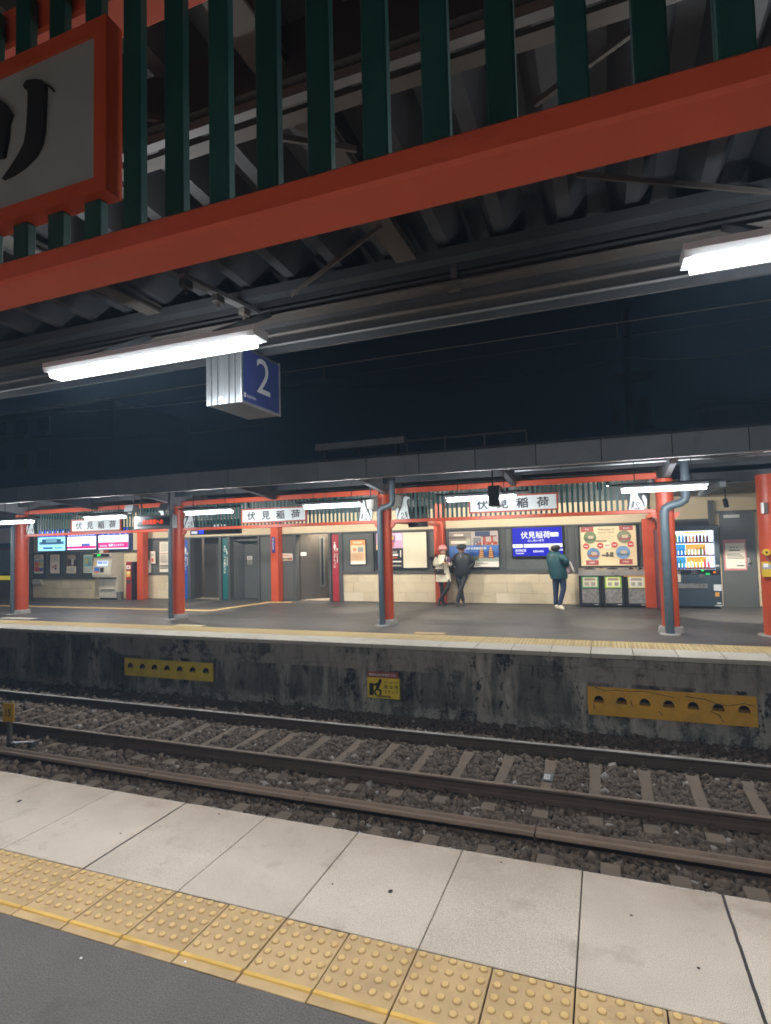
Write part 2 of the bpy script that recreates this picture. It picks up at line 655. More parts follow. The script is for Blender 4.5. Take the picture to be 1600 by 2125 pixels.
# ------------------------------------------------------------------ far platform
b = MB()
Y_FE = 9.25
b.box(-40, 14, Y_FE + 0.30, 40, -1.75, Z_FAR - 0.016, JOINT)
far_platform = tag(b.build('platform_far'), kind='structure')
ASPH2 = mat('far_asphalt', (0.068, 0.065, 0.062), 0.5, var=0.22, vscale=0.9, bump=0.15, bscale=60, speck=0.15, grime=((0.045, 0.043, 0.042), 0.7, 0.52, (0.6, 1.6, 1)))
b = MB()
b.box(-40, 14, Y_FE + 1.152, 22, Z_FAR - 0.012, Z_FAR, ASPH2)
b.build('asphalt_surface', far_platform)
PAVE2 = mat('far_paver', (0.46, 0.43, 0.36), 0.7, var=0.10, vscale=2, rnd=0.05, bump=0.1, bscale=100, grime=((0.33, 0.30, 0.25), 1.5, 0.56, (1, 1, 1)))
b = MB()
b.box(0.004, 0.596, 0.0, 0.575, -0.07, 0.0, PAVE2, bev=0.005)
fp_me = b.mesh('paver')
_keep = TACT
TACT = mat('far_tactile_pale', (0.50, 0.40, 0.21), 0.6, var=0.12, vscale=6, rnd=0.08)
ft_me = tile_mesh('tactile_tile', 0.3, 0.285, False, 6)
for k in range(-23, 6):
    link_mesh('paver', fp_me, far_platform, (-0.244 + 0.6 * k, Y_FE, Z_FAR))
for k in range(-46, 12):
    for j in range(2):
        link_mesh('tactile_tile', ft_me, far_platform, (-0.244 + 0.3 * k, Y_FE + 0.58 + 0.285 * (j + 1), Z_FAR))
# farther out the joints cannot be told apart
b = MB()
b.box(-40, -14.05, Y_FE, Y_FE + 0.575, Z_FAR - 0.07, Z_FAR, PAVE2)
b.box(-40, -14.05, Y_FE + 0.58, Y_FE + 1.15, Z_FAR - 0.05, Z_FAR, TACT)
b.box(3.36, 14, Y_FE, Y_FE + 0.575, Z_FAR - 0.07, Z_FAR, PAVE2)
b.box(3.36, 14, Y_FE + 0.58, Y_FE + 1.15, Z_FAR - 0.05, Z_FAR, TACT)
b.build('edge_run', far_platform)
TACT = _keep
# yellow guide line to the toilets
b = MB()
zz = Z_FAR + 0.004


def strip(p, q, w):
    p, q = Vector((*p, zz)), Vector((*q, zz))
    s = (q - p).cross(Vector((0, 0, 1))).normalized() * (w / 2)
    b.poly([p - s, q - s, q + s, p + s], TACT)
    n = int((q - p).length / 0.1)
    for i in range(n):
        c = p.lerp(q, (i + .5) / n)
        for j in (-1, 0, 1):
            cc = c + s * (0.6 * j)
            b.box(cc.x - .02, cc.x + .02, cc.y - .02, cc.y + .02, zz, zz + .004, DOMEM)


strip(G(0, 1257, Z_FAR), G(440, 1267.5, Z_FAR), 0.30)
zz += 0.003
strip(G(430, 1268.5, Z_FAR), G(565, 1249.5, Z_FAR), 0.30)
zz += 0.003
strip(G(548, 1250, Z_FAR), G(607, 1250.5, Z_FAR), 0.30)
tag(b.build('guide_strip', far_platform), kind='stuff')
MARKY = mat('boarding_mark_paint', (0.55, 0.50, 0.30), 0.6, var=0.15, vscale=6)
for (u0, u1, v0, v1, c) in ((370, 421, 1296.5, 1299.5, MARKY), (862, 922, 1313, 1316, TACT), (15, 68, 1281, 1285, PAVE2)):
    b = MB()
    x0, y1 = G(u0, v0, Z_FAR)
    x1, y0 = G(u1, v1, Z_FAR)
    b.box(x0, x1, y0 - .1, max(y1, y0 + .12), Z_FAR + .002, Z_FAR + .0065, c)
    b.build('boarding_mark', far_platform)

# ------------------------------------------------------------------ stained retaining wall under the far platform
WALLM = bpy.data.materials.new('stained_concrete')
WALLM.use_nodes = True
nt = WALLM.node_tree
N, L = nt.nodes.new, nt.links.new
pb = nt.nodes['Principled BSDF']
pb.inputs['Roughness'].default_value = 0.9
pb.inputs['Specular IOR Level'].default_value = 0.2
geo = N('ShaderNodeNewGeometry')


def noise_at(scale, stretch, detail=8, rough=.65):
    mp = N('ShaderNodeMapping')
    mp.inputs['Scale'].default_value = stretch
    L(geo.outputs['Position'], mp.inputs['Vector'])
    n = N('ShaderNodeTexNoise')
    n.inputs['Scale'].default_value = scale
    n.inputs['Detail'].default_value = detail
    n.inputs['Roughness'].default_value = rough
    L(mp.outputs['Vector'], n.inputs['Vector'])
    return n.outputs['Fac']


def ramp(src, a, bb, ca, cb):
    r = N('ShaderNodeValToRGB')
    r.color_ramp.elements[0].position = a
    r.color_ramp.elements[1].position = bb
    r.color_ramp.elements[0].color = (*ca, 1)
    r.color_ramp.elements[1].color = (*cb, 1)
    L(src, r.inputs['Fac'])
    return r.outputs['Color']


def mixc(fac, a, bb):
    m = N('ShaderNodeMix')
    m.data_type = 'RGBA'
    L(fac, m.inputs['Factor'])
    for k, s in (('A', a), ('B', bb)):
        if isinstance(s, tuple): m.inputs[k].default_value = (*s, 1)
        else: L(s, m.inputs[k])
    return m.outputs['Result']


base = ramp(noise_at(1.3, (1, 1, 1.2)), .30, .72, (0.055, 0.053, 0.049), (0.23, 0.215, 0.19))
streak = ramp(noise_at(2.4, (1, 1, .15), 8, .65), .50, .64, (0, 0, 0), (1, 1, 1))
c1 = mixc(streak, base, (0.44, 0.41, 0.36))
blk = ramp(noise_at(2.6, (1.2, 1, .6), 12, .82), .53, .57, (0, 0, 0), (1, 1, 1))
c2 = mixc(blk, c1, (0.026, 0.026, 0.025))
# lime and dust gathers low on the wall; a separate upper casting course is lighter
sep = N('ShaderNodeSeparateXYZ')
L(geo.outputs['Position'], sep.inputs[0])


def band(a, bb):
    m = N('ShaderNodeMapRange')
    m.inputs['From Min'].default_value = a
    m.inputs['From Max'].default_value = bb
    L(sep.outputs['Z'], m.inputs['Value'])
    return m.outputs['Result']


def mul(a, bb):
    m = N('ShaderNodeMath')
    m.operation = 'MULTIPLY'
    L(a, m.inputs[0]); L(bb, m.inputs[1])
    return m.outputs[0]


pale = ramp(noise_at(3.2, (1, 1, 1), 12, .85), .47, .53, (0, 0, 0), (1, 1, 1))
c3 = mixc(mul(band(-1.06, -1.22), pale), c2, (0.38, 0.36, 0.32))
up = ramp(noise_at(1.1, (.5, 1, .7), 12, .8), .46, .50, (0, 0, 0), (1, 1, 1))
c4 = mixc(mul(band(-.58, -.56), up), c3, (0.31, 0.28, 0.245))
dirt = ramp(noise_at(6.0, (1, 1, .25), 8, .7), .48, .70, (1, 1, 1), (.38, .38, .38))
fin = N('ShaderNodeMix')
fin.data_type = 'RGBA'
fin.blend_type = 'MULTIPLY'
fin.inputs['Factor'].default_value = 1.0
L(c4, fin.inputs['A']); L(dirt, fin.inputs['B'])
L(fin.outputs['Result'], pb.inputs['Base Color'])
bp = N('ShaderNodeBump')
bp.inputs['Strength'].default_value = 0.6
bp.inputs['Distance'].default_value = 0.02
L(noise_at(14, (1, 1, .6), 8, .7), bp.inputs['Height'])
L(bp.outputs['Normal'], pb.inputs['Normal'])

Y_RW = 9.31
fa = wrect(260, 1365, 443, 1416, Y_RW)
fb = wrect(1219, 1425, 1573, 1507, Y_RW)
fa = (fa[0], fa[1], -0.99, -0.635)
fb = (fb[0], fb[1], -1.045, -0.625)
b = MB()
xs = [-40, fa[0], fa[1], fb[0], fb[1], 14]
zt, zb_ = Z_FAR - 0.075, -1.7
b.box(xs[0], xs[1], Y_RW, Y_RW + .3, zb_, zt, WALLM)
b.box(xs[1], xs[2], Y_RW, Y_RW + .3, fa[3], zt, WALLM)
b.box(xs[1], xs[2], Y_RW, Y_RW + .3, zb_, fa[2], WALLM)
b.box(xs[2], xs[3], Y_RW, Y_RW + .3, zb_, zt, WALLM)
b.box(xs[3], xs[4], Y_RW, Y_RW + .3, fb[3], zt, WALLM)
b.box(xs[3], xs[4], Y_RW, Y_RW + .3, zb_, fb[2], WALLM)
b.box(xs[4], xs[5], Y_RW, Y_RW + .3, zb_, zt, WALLM)
rw = tag(b.build('retaining_wall'), 'dark stained concrete wall below the edge of the far platform', 'wall')
b = MB()
# a thin upper render course, proud of the wall, broken off toward the right
px = -14.0
while px < 3:
    w = random.uniform(.5, 1.3)
    if not (fa[0] - w < px < fa[1] and False):
        zlo = -.47 + random.uniform(-.03, .03) if px < -5 else -.33 + random.uniform(-.04, .04)
        b.box(px, px + w - .004, Y_RW - .012 - random.uniform(0, .006), Y_RW + .01, zlo, zt - .002, WALLM, bev=.006)
    px += w
b.build('render_course', rw)

YPAINT = {}


def foothold(r, colr, grime, label, n=7):
    x0, x1, z0, z1 = r
    m = mat('foothold_paint_%d' % len(YPAINT), colr, 0.55, var=0.18, vscale=4, bump=.15, bscale=30, grime=grime)
    YPAINT[label] = m
    HOLE = mat('hole_dark', (0.02, 0.018, 0.015), 0.9, var=0.2)
    t = thing('foothold_panel', ((x0 + x1) / 2, Y_RW, z0), label, 'step panel', 'yellow foothold panels in the platform wall')
    b = MB()
    yf, yb = Y_RW - .022, Y_RW + .16
    W = (x1 - x0) / n
    H = z1 - z0
    hb, rr = z0 + H * .44, W * .235
    for k in range(n):
        a0, a1 = x0 + k * W, x0 + (k + 1) * W
        cx = (a0 + a1) / 2
        arc = [(cx - rr, hb)] + [(cx - rr * math.cos(t_ * math.pi / 8), hb + .02 + rr * 1.15 * math.sin(t_ * math.pi / 8)) for t_ in range(9)] + [(cx + rr, hb)]
        # front with the arched opening cut out: left, below, right and above strips
        b.qy(a0, cx - rr, z0, z1, yf, m)
        b.qy(cx + rr, a1, z0, z1, yf, m)
        b.qy(cx - rr, cx + rr, z0, hb, yf, m)
        pts = arc[1:-1]
        for i in range(len(pts) - 1):
            (xa, za), (xb, zb2) = pts[i], pts[i + 1]
            b.poly([(xa, yf, za), (xb, yf, zb2), (xb, yf, z1), (xa, yf, z1)], m)
        for i in range(len(arc)):
            (xa, za), (xb, zb2) = arc[i], arc[(i + 1) % len(arc)]
            b.poly([(xa, yf, za), (xb, yf, zb2), (xb, yb, zb2), (xa, yb, za)], m if i == len(arc) - 1 else HOLE)
        b.poly([(x, yb, z) for x, z in arc], HOLE)
    b.box(x0, x1, yf + .0005, Y_RW + .02, z1 - .001, z1, m)
    b.box(x0, x1, yf + .0005, Y_RW + .02, z0, z0 + .001, m)
    b.box(x0, x0 + .001, yf + .0005, Y_RW + .02, z0 + .002, z1 - .002, m)
    b.box(x1 - .001, x1, yf + .0005, Y_RW + .02, z0 + .002, z1 - .002, m)
    b.box(x0 - .01, x1 + .01, yb + .002, yb + .03, z0 - .01, z1 + .01, HOLE)
    b.build('plate', t)
    return t, yf


foothold(fa, (0.72, 0.54, 0.035), ((0.26, 0.18, 0.03), 3, 0.60, (1, 1, .4)), 'smaller-looking lemon yellow foothold panel with seven arched holes, farther along the wall')
t2, yf2 = foothold(fb, (0.70, 0.37, 0.028), ((0.27, 0.13, 0.02), 3, 0.60, (1, 1, .35)), 'cracked orange yellow foothold panel with seven arched holes, below the vending machine')
# cracks in the nearer panel
CR = mat('crack_dark', (0.05, 0.025, 0.01), 0.9, var=0)
W_, H_ = fb[1] - fb[0], fb[3] - fb[2]
for line in ([(.05, .98), (.11, .88), (.19, .93), (.27, .90), (.36, .95), (.46, .86), (.53, .80)], [(.60, .86), (.72, .80), (.79, .64), (.86, .66), (.93, .75), (.99, .68)], [(.035, .42), (.04, .2)], [(.74, .42), (.79, .3), (.81, .08)],
             [(.28, .40), (.27, .62)], [(.44, .3), (.46, .16)]):
    b = MB()
    for (a, c), (d, e) in zip(line[:-1], line[1:]):
        for s in range(3):
            t0, t1 = s / 3, (s + 1) / 3
            j0 = random.uniform(-.012, .012); j1 = random.uniform(-.012, .012)
            p = Vector((fb[0] + (a + (d - a) * t0) * W_, yf2 - .0015, fb[2] + (c + (e - c) * t0 + (j0 if s else 0)) * H_))
            q = Vector((fb[0] + (a + (d - a) * t1) * W_, yf2 - .0015, fb[2] + (c + (e - c) * t1) * H_))
            n_ = (q - p).cross(Vector((0, 1, 0))).normalized() * random.uniform(.003, .006)
            b.poly([p - n_, q - n_, q + n_, p + n_], CR)
    b.build('crack_line', t2)

# escape step sign between the two panels
r = (-3.938, -3.345, -1.045, -0.70)
st = thing('escape_step_sign', (-3.64, Y_RW, -1.045), 'square yellow sign with climbing figure and red strip on the platform wall', 'sign')
YSIGN = mat('yellow_sign', (0.80, 0.60, 0.03), 0.45, var=0.08, vscale=6)
b = MB()
b.box(r[0], r[1], Y_RW - .035, Y_RW - .001, r[2], r[3], YSIGN)
b.build('plate', st)
b = MB()
W_, H_ = r[1] - r[0], r[3] - r[2]
yy = Y_RW - .037


def bl(a0, b0, a1, b1, m, k=0):
    b.qy(r[0] + a0 * W_, r[0] + a1 * W_, r[2] + b0 * H_, r[2] + b1 * H_, yy - .001 * k, m)


bl(.06, .12, .20, .72, INK)                 # platform block
bl(.20, .60, .40, .68, INK)                 # arm on the platform
b.lathe((0, 0, 0), [(.0001, 0), (.0001, .0001)], INK, n=3)
cx, cz = r[0] + .41 * W_, r[2] + .86 * H_
b.poly([(cx + .032 * math.cos(a), yy, cz + .032 * math.sin(a)) for a in [k * math.pi / 5 for k in range(10)]], INK)
for (a, c, d, e, w) in ((.40, .80, .30, .46, .05), (.38, .76, .22, .64, .03), (.30, .46, .44, .34, .035), (.44, .34, .38, .14, .03), (.30, .46, .22, .30, .03), (.22, .30, .28, .12, .03)):
    p = Vector((r[0] + a * W_, yy, r[2] + c * H_)); q = Vector((r[0] + d * W_, yy, r[2] + e * H_))
    n_ = (q - p).cross(Vector((0, 1, 0))).normalized() * (w / 2)
    b.poly([p - n_, q - n_, q + n_, p + n_], INK)
letter(b, 'ホームへの', (r[0] + .74 * W_, yy, r[2] + .80 * H_), EX, EZ, INK, w=.40 * W_, center=True, bold=.012)
letter(b, '脱 出 用', (r[0] + .74 * W_, yy, r[2] + .58 * H_), EX, EZ, INK, w=.42 * W_, center=True, bold=.012)
letter(b, 'ステップ', (r[0] + .74 * W_, yy, r[2] + .34 * H_), EX, EZ, INK, w=.42 * W_, center=True, bold=.012)
bl(.28, .05, .72, .14, INK)
letter(b, 'ESCAPE STEP', (r[0] + .50 * W_, yy - .002, r[2] + .095 * H_), EX, EZ, YSIGN, w=.38 * W_, center=True)
b.build('print', st)
b = MB()
r2 = (-3.935, -3.37, -.695, -.60)
REDS = mat('faded_red_strip', (0.34, 0.08, 0.05), 0.6, var=0.2, vscale=8)
b.box(*r2[:2], Y_RW - .030, Y_RW - .001, *r2[2:], REDS)
letter(b, '線路内は大変危険です。', ((r2[0] + r2[1]) / 2, Y_RW - .032, (r2[2] + r2[3]) / 2), EX, EZ, WHITEP, w=.52, center=True, bold=.012)
b.build('red_strip', st)

# ================================================================== railway
Z_RAIL = -1.20
Y_R1, Y_R2 = 6.80, 8.27
RAILT = mat('rail_running_surface', (0.55, 0.53, 0.50), 0.38, metal=0.55, var=0.15, vscale=3)
RAILS = mat('rail_rust', (0.080, 0.055, 0.040), 0.75, var=0.3, vscale=5, bump=.15, bscale=40)
RAILB = mat('near_rail_brown_top', (0.22, 0.165, 0.122), 0.5, metal=0.3, var=0.2, vscale=3)
SLEEP = mat('concrete_sleeper', (0.175, 0.134, 0.098), 0.9, var=0.22, vscale=5, bump=.3, bscale=70, rnd=.10)
CLIP = mat('rusty_clip', (0.085, 0.058, 0.040), 0.7, var=0.2)
track = bpy.data.objects.new('railway_track', None)
COL.objects.link(track)
track.location = (-5, (Y_R1 + Y_R2) / 2, Z_RAIL - .33)
tag(track, kind='structure')


def rail(y, ztop, topm, parent):
    hw, fw, h = .0325, .0635, .152
    prof = [(-fw, -h), (fw, -h), (fw, -h + .012), (.022, -h + .030), (.0085, -h + .045), (.0085, -.052), (.022, -.040), (hw, -.030), (hw, -.008), (hw - .010, 0), (-hw + .010, 0), (-hw, -.008), (-hw, -.030), (-.022, -.040), (-.0085, -.052), (-.0085, -h + .045),
            (-.022, -h + .030), (-fw, -h + .012)]
    b = MB()
    pts = [(y + a, ztop + c) for a, c in prof]
    n = len(pts)
    for i in range(n):
        (ya, za), (yb, zb2) = pts[i], pts[(i + 1) % n]
        m = topm if (za > ztop - .009 and zb2 > ztop - .009) else RAILS
        b.poly([(-45, ya, za), (16, ya, za), (16, yb, zb2), (-45, yb, zb2)], m)
    return b.build('rail', parent)


rail(Y_R2, Z_RAIL, RAILT, track)
rail(Y_R1, Z_RAIL, RAILB, track)
rail(4.92, Z_RAIL, RAILT, track)
rail(3.46, Z_RAIL, RAILT, track)
Z_SL = Z_RAIL - .158


def sleeper_mesh(y0, y1, yc):
    # narrower waist between the rails
    b = MB()
    ys = [y0, y0 + .45, yc - .25, yc + .25, y1 - .45, y1]
    ws = [.085, .085, .066, .066, .085, .085]
    hs = [0.0, 0.0, -.012, -.012, 0.0, 0.0]
    V, Fc = [], []
    for yv, w, hh in zip(ys, ws, hs):
        V += [(-w - .03, yv, -.20), (-w, yv, hh - .004), (-w + .008, yv, hh), (w - .008, yv, hh), (w, yv, hh - .004), (w + .03, yv, -.20)]
    for i in range(len(ys) - 1):
        for j in range(5):
            a = i * 6 + j
            Fc.append((a, a + 1, a + 7, a + 6))
    Fc.append(tuple(range(5, -1, -1)))
    Fc.append(tuple(range((len(ys) - 1) * 6, len(ys) * 6)))
    b.raw(V, Fc, SLEEP)
    return b.mesh('sleeper')


sl_far = sleeper_mesh(6.44 - 6.8, 8.63 - 6.8, 7.53 - 6.8)
cb = MB()
cb.box(-.045, .045, -.05, .05, 0, .016, CLIP, bev=.004)
cb.box(-.028, .028, -.028, .034, .0165, .042, CLIP, bev=.006)
cb.lathe((0, .0, .042), [(.016, 0), (.016, .022), (.010, .03)], CLIP, n=6)
clip_me = cb.mesh('rail_clip')
PITCH_S = 0.561
sx = -0.206
LAST = None
for k in range(-40, 8):
    x = sx + PITCH_S * k
    s = link_mesh('sleeper', sl_far, track, Vector((x, 6.8, Z_SL)) - Vector(track.location))
    s.rotation_euler = (0, 0, random.uniform(-.012, .012))
    if x > -13:
        for yy_ in (Y_R1 - .10, Y_R1 + .10, Y_R2 - .10, Y_R2 + .10):
            link_mesh('rail_clip', clip_me, s, (0, yy_ - 6.8, 0.001))
sl_near = sleeper_mesh(3.05 - 4.2, 5.755 - 4.2, 0)
for k in range(-16, 8):
    s = link_mesh('sleeper', sl_near, track, Vector((-0.06 + .567 * k, 4.2, Z_SL - .012 + random.uniform(-.012, .006))) - Vector(track.location))
# a painted number plate on one sleeper
b = MB()
x, y = G(1138, 1612, Z_SL)
b.box(x - .055, x + .055, y - .13, y + .09, Z_SL - .004, Z_SL + .006, mat('grey_sleeper_paint', (.13, .15, .165), .6, var=.2), bev=.002)
letter(b, '800', (x + .026, y - .10, Z_SL + .0075), (0, 1, 0), (-1, 0, 0), WHITEP, w=.16, bold=.01)
b.build('number_plate', track)

# long brown conduit of two ridges lying between the tracks, in lengths
TROUGH = mat('rusty_conduit', (0.215, 0.15, 0.105), 0.75, var=0.22, vscale=5, bump=.2, bscale=50, rnd=.06)
tr = thing('cable_trough', (-4, 6.0, -1.42), 'long brown double-ridged cable trough lying on ballast between the tracks', 'trough')
jx = [-26, -20, -14, -11.1, -8.38, -5.66, -3.36, -.756, 1.9, 5.0, 9]
for a, c in zip(jx[:-1], jx[1:]):
    b = MB()
    prof = [(5.925, -1.318), (6.105, -1.318), (6.105, -1.306), (6.095, -1.292), (6.065, -1.288), (6.042, -1.298), (6.025, -1.309), (6.008, -1.298), (5.985, -1.288), (5.945, -1.290), (5.928, -1.304)]
    dz = random.uniform(-.004, .004)
    b.extr_x([(p, q + dz) for p, q in prof], a + .008, c - .008, TROUGH)
    b.box(a + .02, c - .02, 6.0, 6.09, -1.44, -1.3185 + dz, RAILS)
    b.build('trough_length', tr)

# ------------------------------------------------------------------ ballast
BALM = mat('ballast_stone', (0.122, 0.090, 0.066), 0.9, var=0.55, vscale=11, bump=.2, bscale=60)
BALBED = mat('ballast_bed', (0.045, 0.036, 0.030), 0.95, var=0.4, vscale=16, bump=.8, bscale=30)
BALP = mat('pale_ballast_stone', (0.33, 0.30, 0.27), 0.85, var=0.3, vscale=11)
b = MB()
b.box(-40, 16, Y_EDGE - .1, Y_RW + .02, -1.75, -1.425, BALBED)
tag(b.build('track_bed'), kind='structure')


def stones(x0, x1, y0, y1, cell, size):
    nx, ny = int((x1 - x0) / cell), int((y1 - y0) / cell)
    gx, gy = np.meshgrid(np.arange(nx), np.arange(ny))
    px = x0 + (gx.ravel() + rng.random(nx * ny)) * cell
    py = y0 + (gy.ravel() + rng.random(nx * ny)) * cell
    n = len(px)
    pz = -1.425 + .014 + rng.random(n) * .042
    # stones bank up against the far wall foot and between rail and trough
    pz += np.where((py > 8.75), (py - 8.75) * .10, 0)
    pz -= np.where(py < 5.88, .03, 0)
    # keep sleeper tops and the trough clear
    kx = np.abs((px - sx) / PITCH_S - np.round((px - sx) / PITCH_S)) * PITCH_S
    on = (kx < .095) & (py > 6.40) & (py < 8.66)
    pz = np.where(on, np.minimum(pz, -1.43), pz)
    kx2 = np.abs((px + .06) / .567 - np.round((px + .06) / .567)) * .567
    on2 = (kx2 < .09) & (py < 5.78)
    pz = np.where(on2, np.minimum(pz, -1.445), pz)
    ontr = (py > 5.88) & (py < 6.14)
    pz = np.where(ontr, pz - .06, pz)
    onr = (np.abs(py - Y_R1) < .10) | (np.abs(py - Y_R2) < .10)
    pz = np.where(onr, np.minimum(pz, -1.40), pz)
    s = size * (0.45 + rng.random(n) ** 1.6 * 1.15)
    cube = np.array([[-1, -1, -1], [1, -1, -1], [1, 1, -1], [-1, 1, -1], [-1, -1, 1], [1, -1, 1], [1, 1, 1], [-1, 1, 1]], float) * .5
    v = cube[None] * (1 + (rng.random((n, 8, 3)) - .5) * .75)
    v *= (s[:, None] * (0.7 + rng.random((n, 3)) * .65))[:, None, :]
    q = rng.normal(size=(n, 4))
    q /= np.linalg.norm(q, axis=1)[:, None]
    w, a, bb, c = q.T
    Rm = np.stack([np.stack([1 - 2 * (bb * bb + c * c), 2 * (a * bb - c * w), 2 * (a * c + bb * w)], -1), np.stack([2 * (a * bb + c * w), 1 - 2 * (a * a + c * c), 2 * (bb * c - a * w)], -1),
                   np.stack([2 * (a * c - bb * w), 2 * (bb * c + a * w), 1 - 2 * (a * a + bb * bb)], -1)], 1)
    v = np.einsum('nij,nkj->nki', Rm, v)
    v += np.stack([px, py, pz], -1)[:, None, :]
    return v.reshape(-1, 3)


vs = np.concatenate([stones(-6.5, 3.4, 4.7, 9.3, .036, .046), stones(-16, -6.5, 4.9, 9.3, .052, .062)])
nb = len(vs) // 8
fc = np.array([[0, 3, 2, 1], [4, 5, 6, 7], [0, 1, 5, 4], [1, 2, 6, 5], [2, 3, 7, 6], [3, 0, 4, 7]])
faces = (np.arange(nb)[:, None, None] * 8 + fc[None]).reshape(-1, 4)
me = bpy.data.meshes.new('ballast')
me.vertices.add(len(vs)); me.vertices.foreach_set('co', vs.ravel())
me.loops.add(faces.size); me.loops.foreach_set('vertex_index', faces.ravel())
me.polygons.add(len(faces)); me.polygons.foreach_set('loop_start', np.arange(len(faces)) * 4)
me.materials.append(BALM); me.materials.append(BALP)
me.polygons.foreach_set('material_index', np.repeat((rng.random(nb) > .975).astype(np.int32), 6))
me.update(calc_edges=True)
o = bpy.data.objects.new('ballast_gravel', me)
COL.objects.link(o)
tag(o, 'brown grey crushed stone ballast between and around the rails', 'ballast', kind='stuff')

# yellow 15 marker beside the near rail
mk = thing('distance_marker', (-8.6, 6.25, -1.42), 'small yellow plate numbered 15 on a post beside the rail', 'marker')
r = wrect(8, 1457, 30, 1500, 6.25)
b = MB()
b.slab([(r[0], r[2]), (r[1], r[2] + .015), (r[1], r[3]), (r[0], r[3] - .015)], 6.235, 6.25, mat('marker_yellow', (.62, .36, .015), .5, var=.12))
b.build('plate', mk)
b = MB()
letter(b, '15', ((r[0] + r[1]) / 2, 6.233, (r[2] + r[3]) / 2), EX, EZ, INK, h=.11, center=True, bold=.02)
b.build('print', mk)
b = MB()
cx = (r[0] + r[1]) / 2
b.box(cx - .05, cx + .01, 6.252, 6.30, -1.45, r[2] + .05, STEEL2)
b.build('post', mk)
b = MB()
b.bar((cx, 6.28, -1.30), (cx + .40, 6.34, -1.27), .05, .012, ALU)
b.box(cx + .34, cx + .42, 6.30, 6.42, -1.42, -1.27, STEEL2)
b.build('bracket', mk)

# ================================================================== near canopy
cn = thing('platform_canopy', (-1, 1.0, 2.8), 'dark steel canopy of folded roof sheet above the near platform', 'canopy')
# folded roof sheet, ribs running across the platform
b = MB()
prof, x, up = [], -7.0, False
while x < 4.2:
    prof += [(x, 3.02), (x + .055, 3.02), (x + .125, 3.165), (x + .205, 3.165)]
    x += .275
for (xa, za), (xb, zb2) in zip(prof[:-1], prof[1:]):
    b.poly([(xa, 2.98, za), (xb, 2.98, zb2), (xb, -3.2, zb2 + .22), (xa, -3.2, za + .22)], ROOFDK)
    b.poly([(xa, 2.98, za + .004), (xa, -3.2, za + .224), (xb, -3.2, zb2 + .224), (xb, 2.98, zb2 + .004)], ROOFDK)
b.build('roof_sheet', cn)
# eave gutter and trim at the track side
b = MB()
b.box(-7, 4.2, 2.69, 2.95, 2.835, 2.995, mat('near_gutter_dark', (.030, .031, .034), .65, var=.3, vscale=3))
b.box(-7, 4.2, 2.962, 2.985, 2.80, 3.12, STEEL)
b.build('gutter', cn)
b = MB()
b.box(-7, 4.2, 2.655, 2.687, 2.872, 2.93, MATS['near_gutter_dark'])
b.box(-7, 4.2, 2.60, 2.687, 2.86, 2.8705, STEEL2)
b.build('angle_rail', cn)
b = MB()
b.tube([(-7, 2.75, 2.822), (4.2, 2.75, 2.822)], .011, STEEL2, 8)
b.tube([(-7, 2.90, 2.824), (4.2, 2.90, 2.824)], .008, GALV, 8)
b.build('conduit', cn)
# longitudinal beams above and behind the lattice
for (u, v, z, w, h, m) in ((520, 190, 2.93, .05, .16, STEEL), (520, 228, 2.90, .03, .028, GALV), (520, 262, 2.91, .05, .016, STEEL2), (900, 540, 2.95, .07, .05, STEEL)):
    y = G(u, v, z)[1]
    b = MB()
    b.box(-7, 4.2, y, y + w, z, z + h, m)
    b.build('purlin', cn)
for x in (-3.9, -2.35, -.82, .72, 2.25):
    b = MB()
    b.box(x - .05, x + .05, -3.0, 2.6, 2.972, 2.984, STEEL2)
    b.box(x - .05, x + .05, -3.0, 2.6, 3.004, 3.016, STEEL2)
    b.box(x - .006, x + .006, -3.0, 2.6, 2.984, 3.004, STEEL2)
    b.build('rafter', cn)
# horizontal bracing rods and clamps
for (p, q, z, w) in (((375, 572), (550, 658), 2.93, .05), ((605, 612), (790, 470), 2.94, .010), ((290, 240), (740, 310), 2.95, .012), ((1195, 362), (1640, 402), 2.95, .010), ((1110, 215), (1320, 60), 2.95, .012)):
    a, c = G(*p, z), G(*q, z)
    b = MB()
    b.bar((*a, z), (*c, z), w, .02, GALV if w > .03 else STEEL2)
    if w > .03:
        for s in (.05, .4, .72):
            pt = Vector((*a, z)).lerp(Vector((*c, z)), s)
            b.box(pt.x - .02, pt.x + .02, pt.y - .03, pt.y + .03, z - .05, z - .011, STEEL2, bev=.004)
            b.tube([(pt.x, pt.y, z - .075), (pt.x, pt.y, z - .05)], .009, STEEL2, 6)
    b.build('brace_rod', cn)
for (u0, v0, v1) in ((945, 432, 612),):
    b = MB()
    x, z = P(u0, v1, 2.66)
    b.box(x - .014, x + .014, 2.635, 2.65, 2.84, 3.05, STEEL2)
    b.box(x - .028, x + .028, 2.62, 2.652, 2.835, 2.86, STEEL2)
    b.build('hanger', cn)

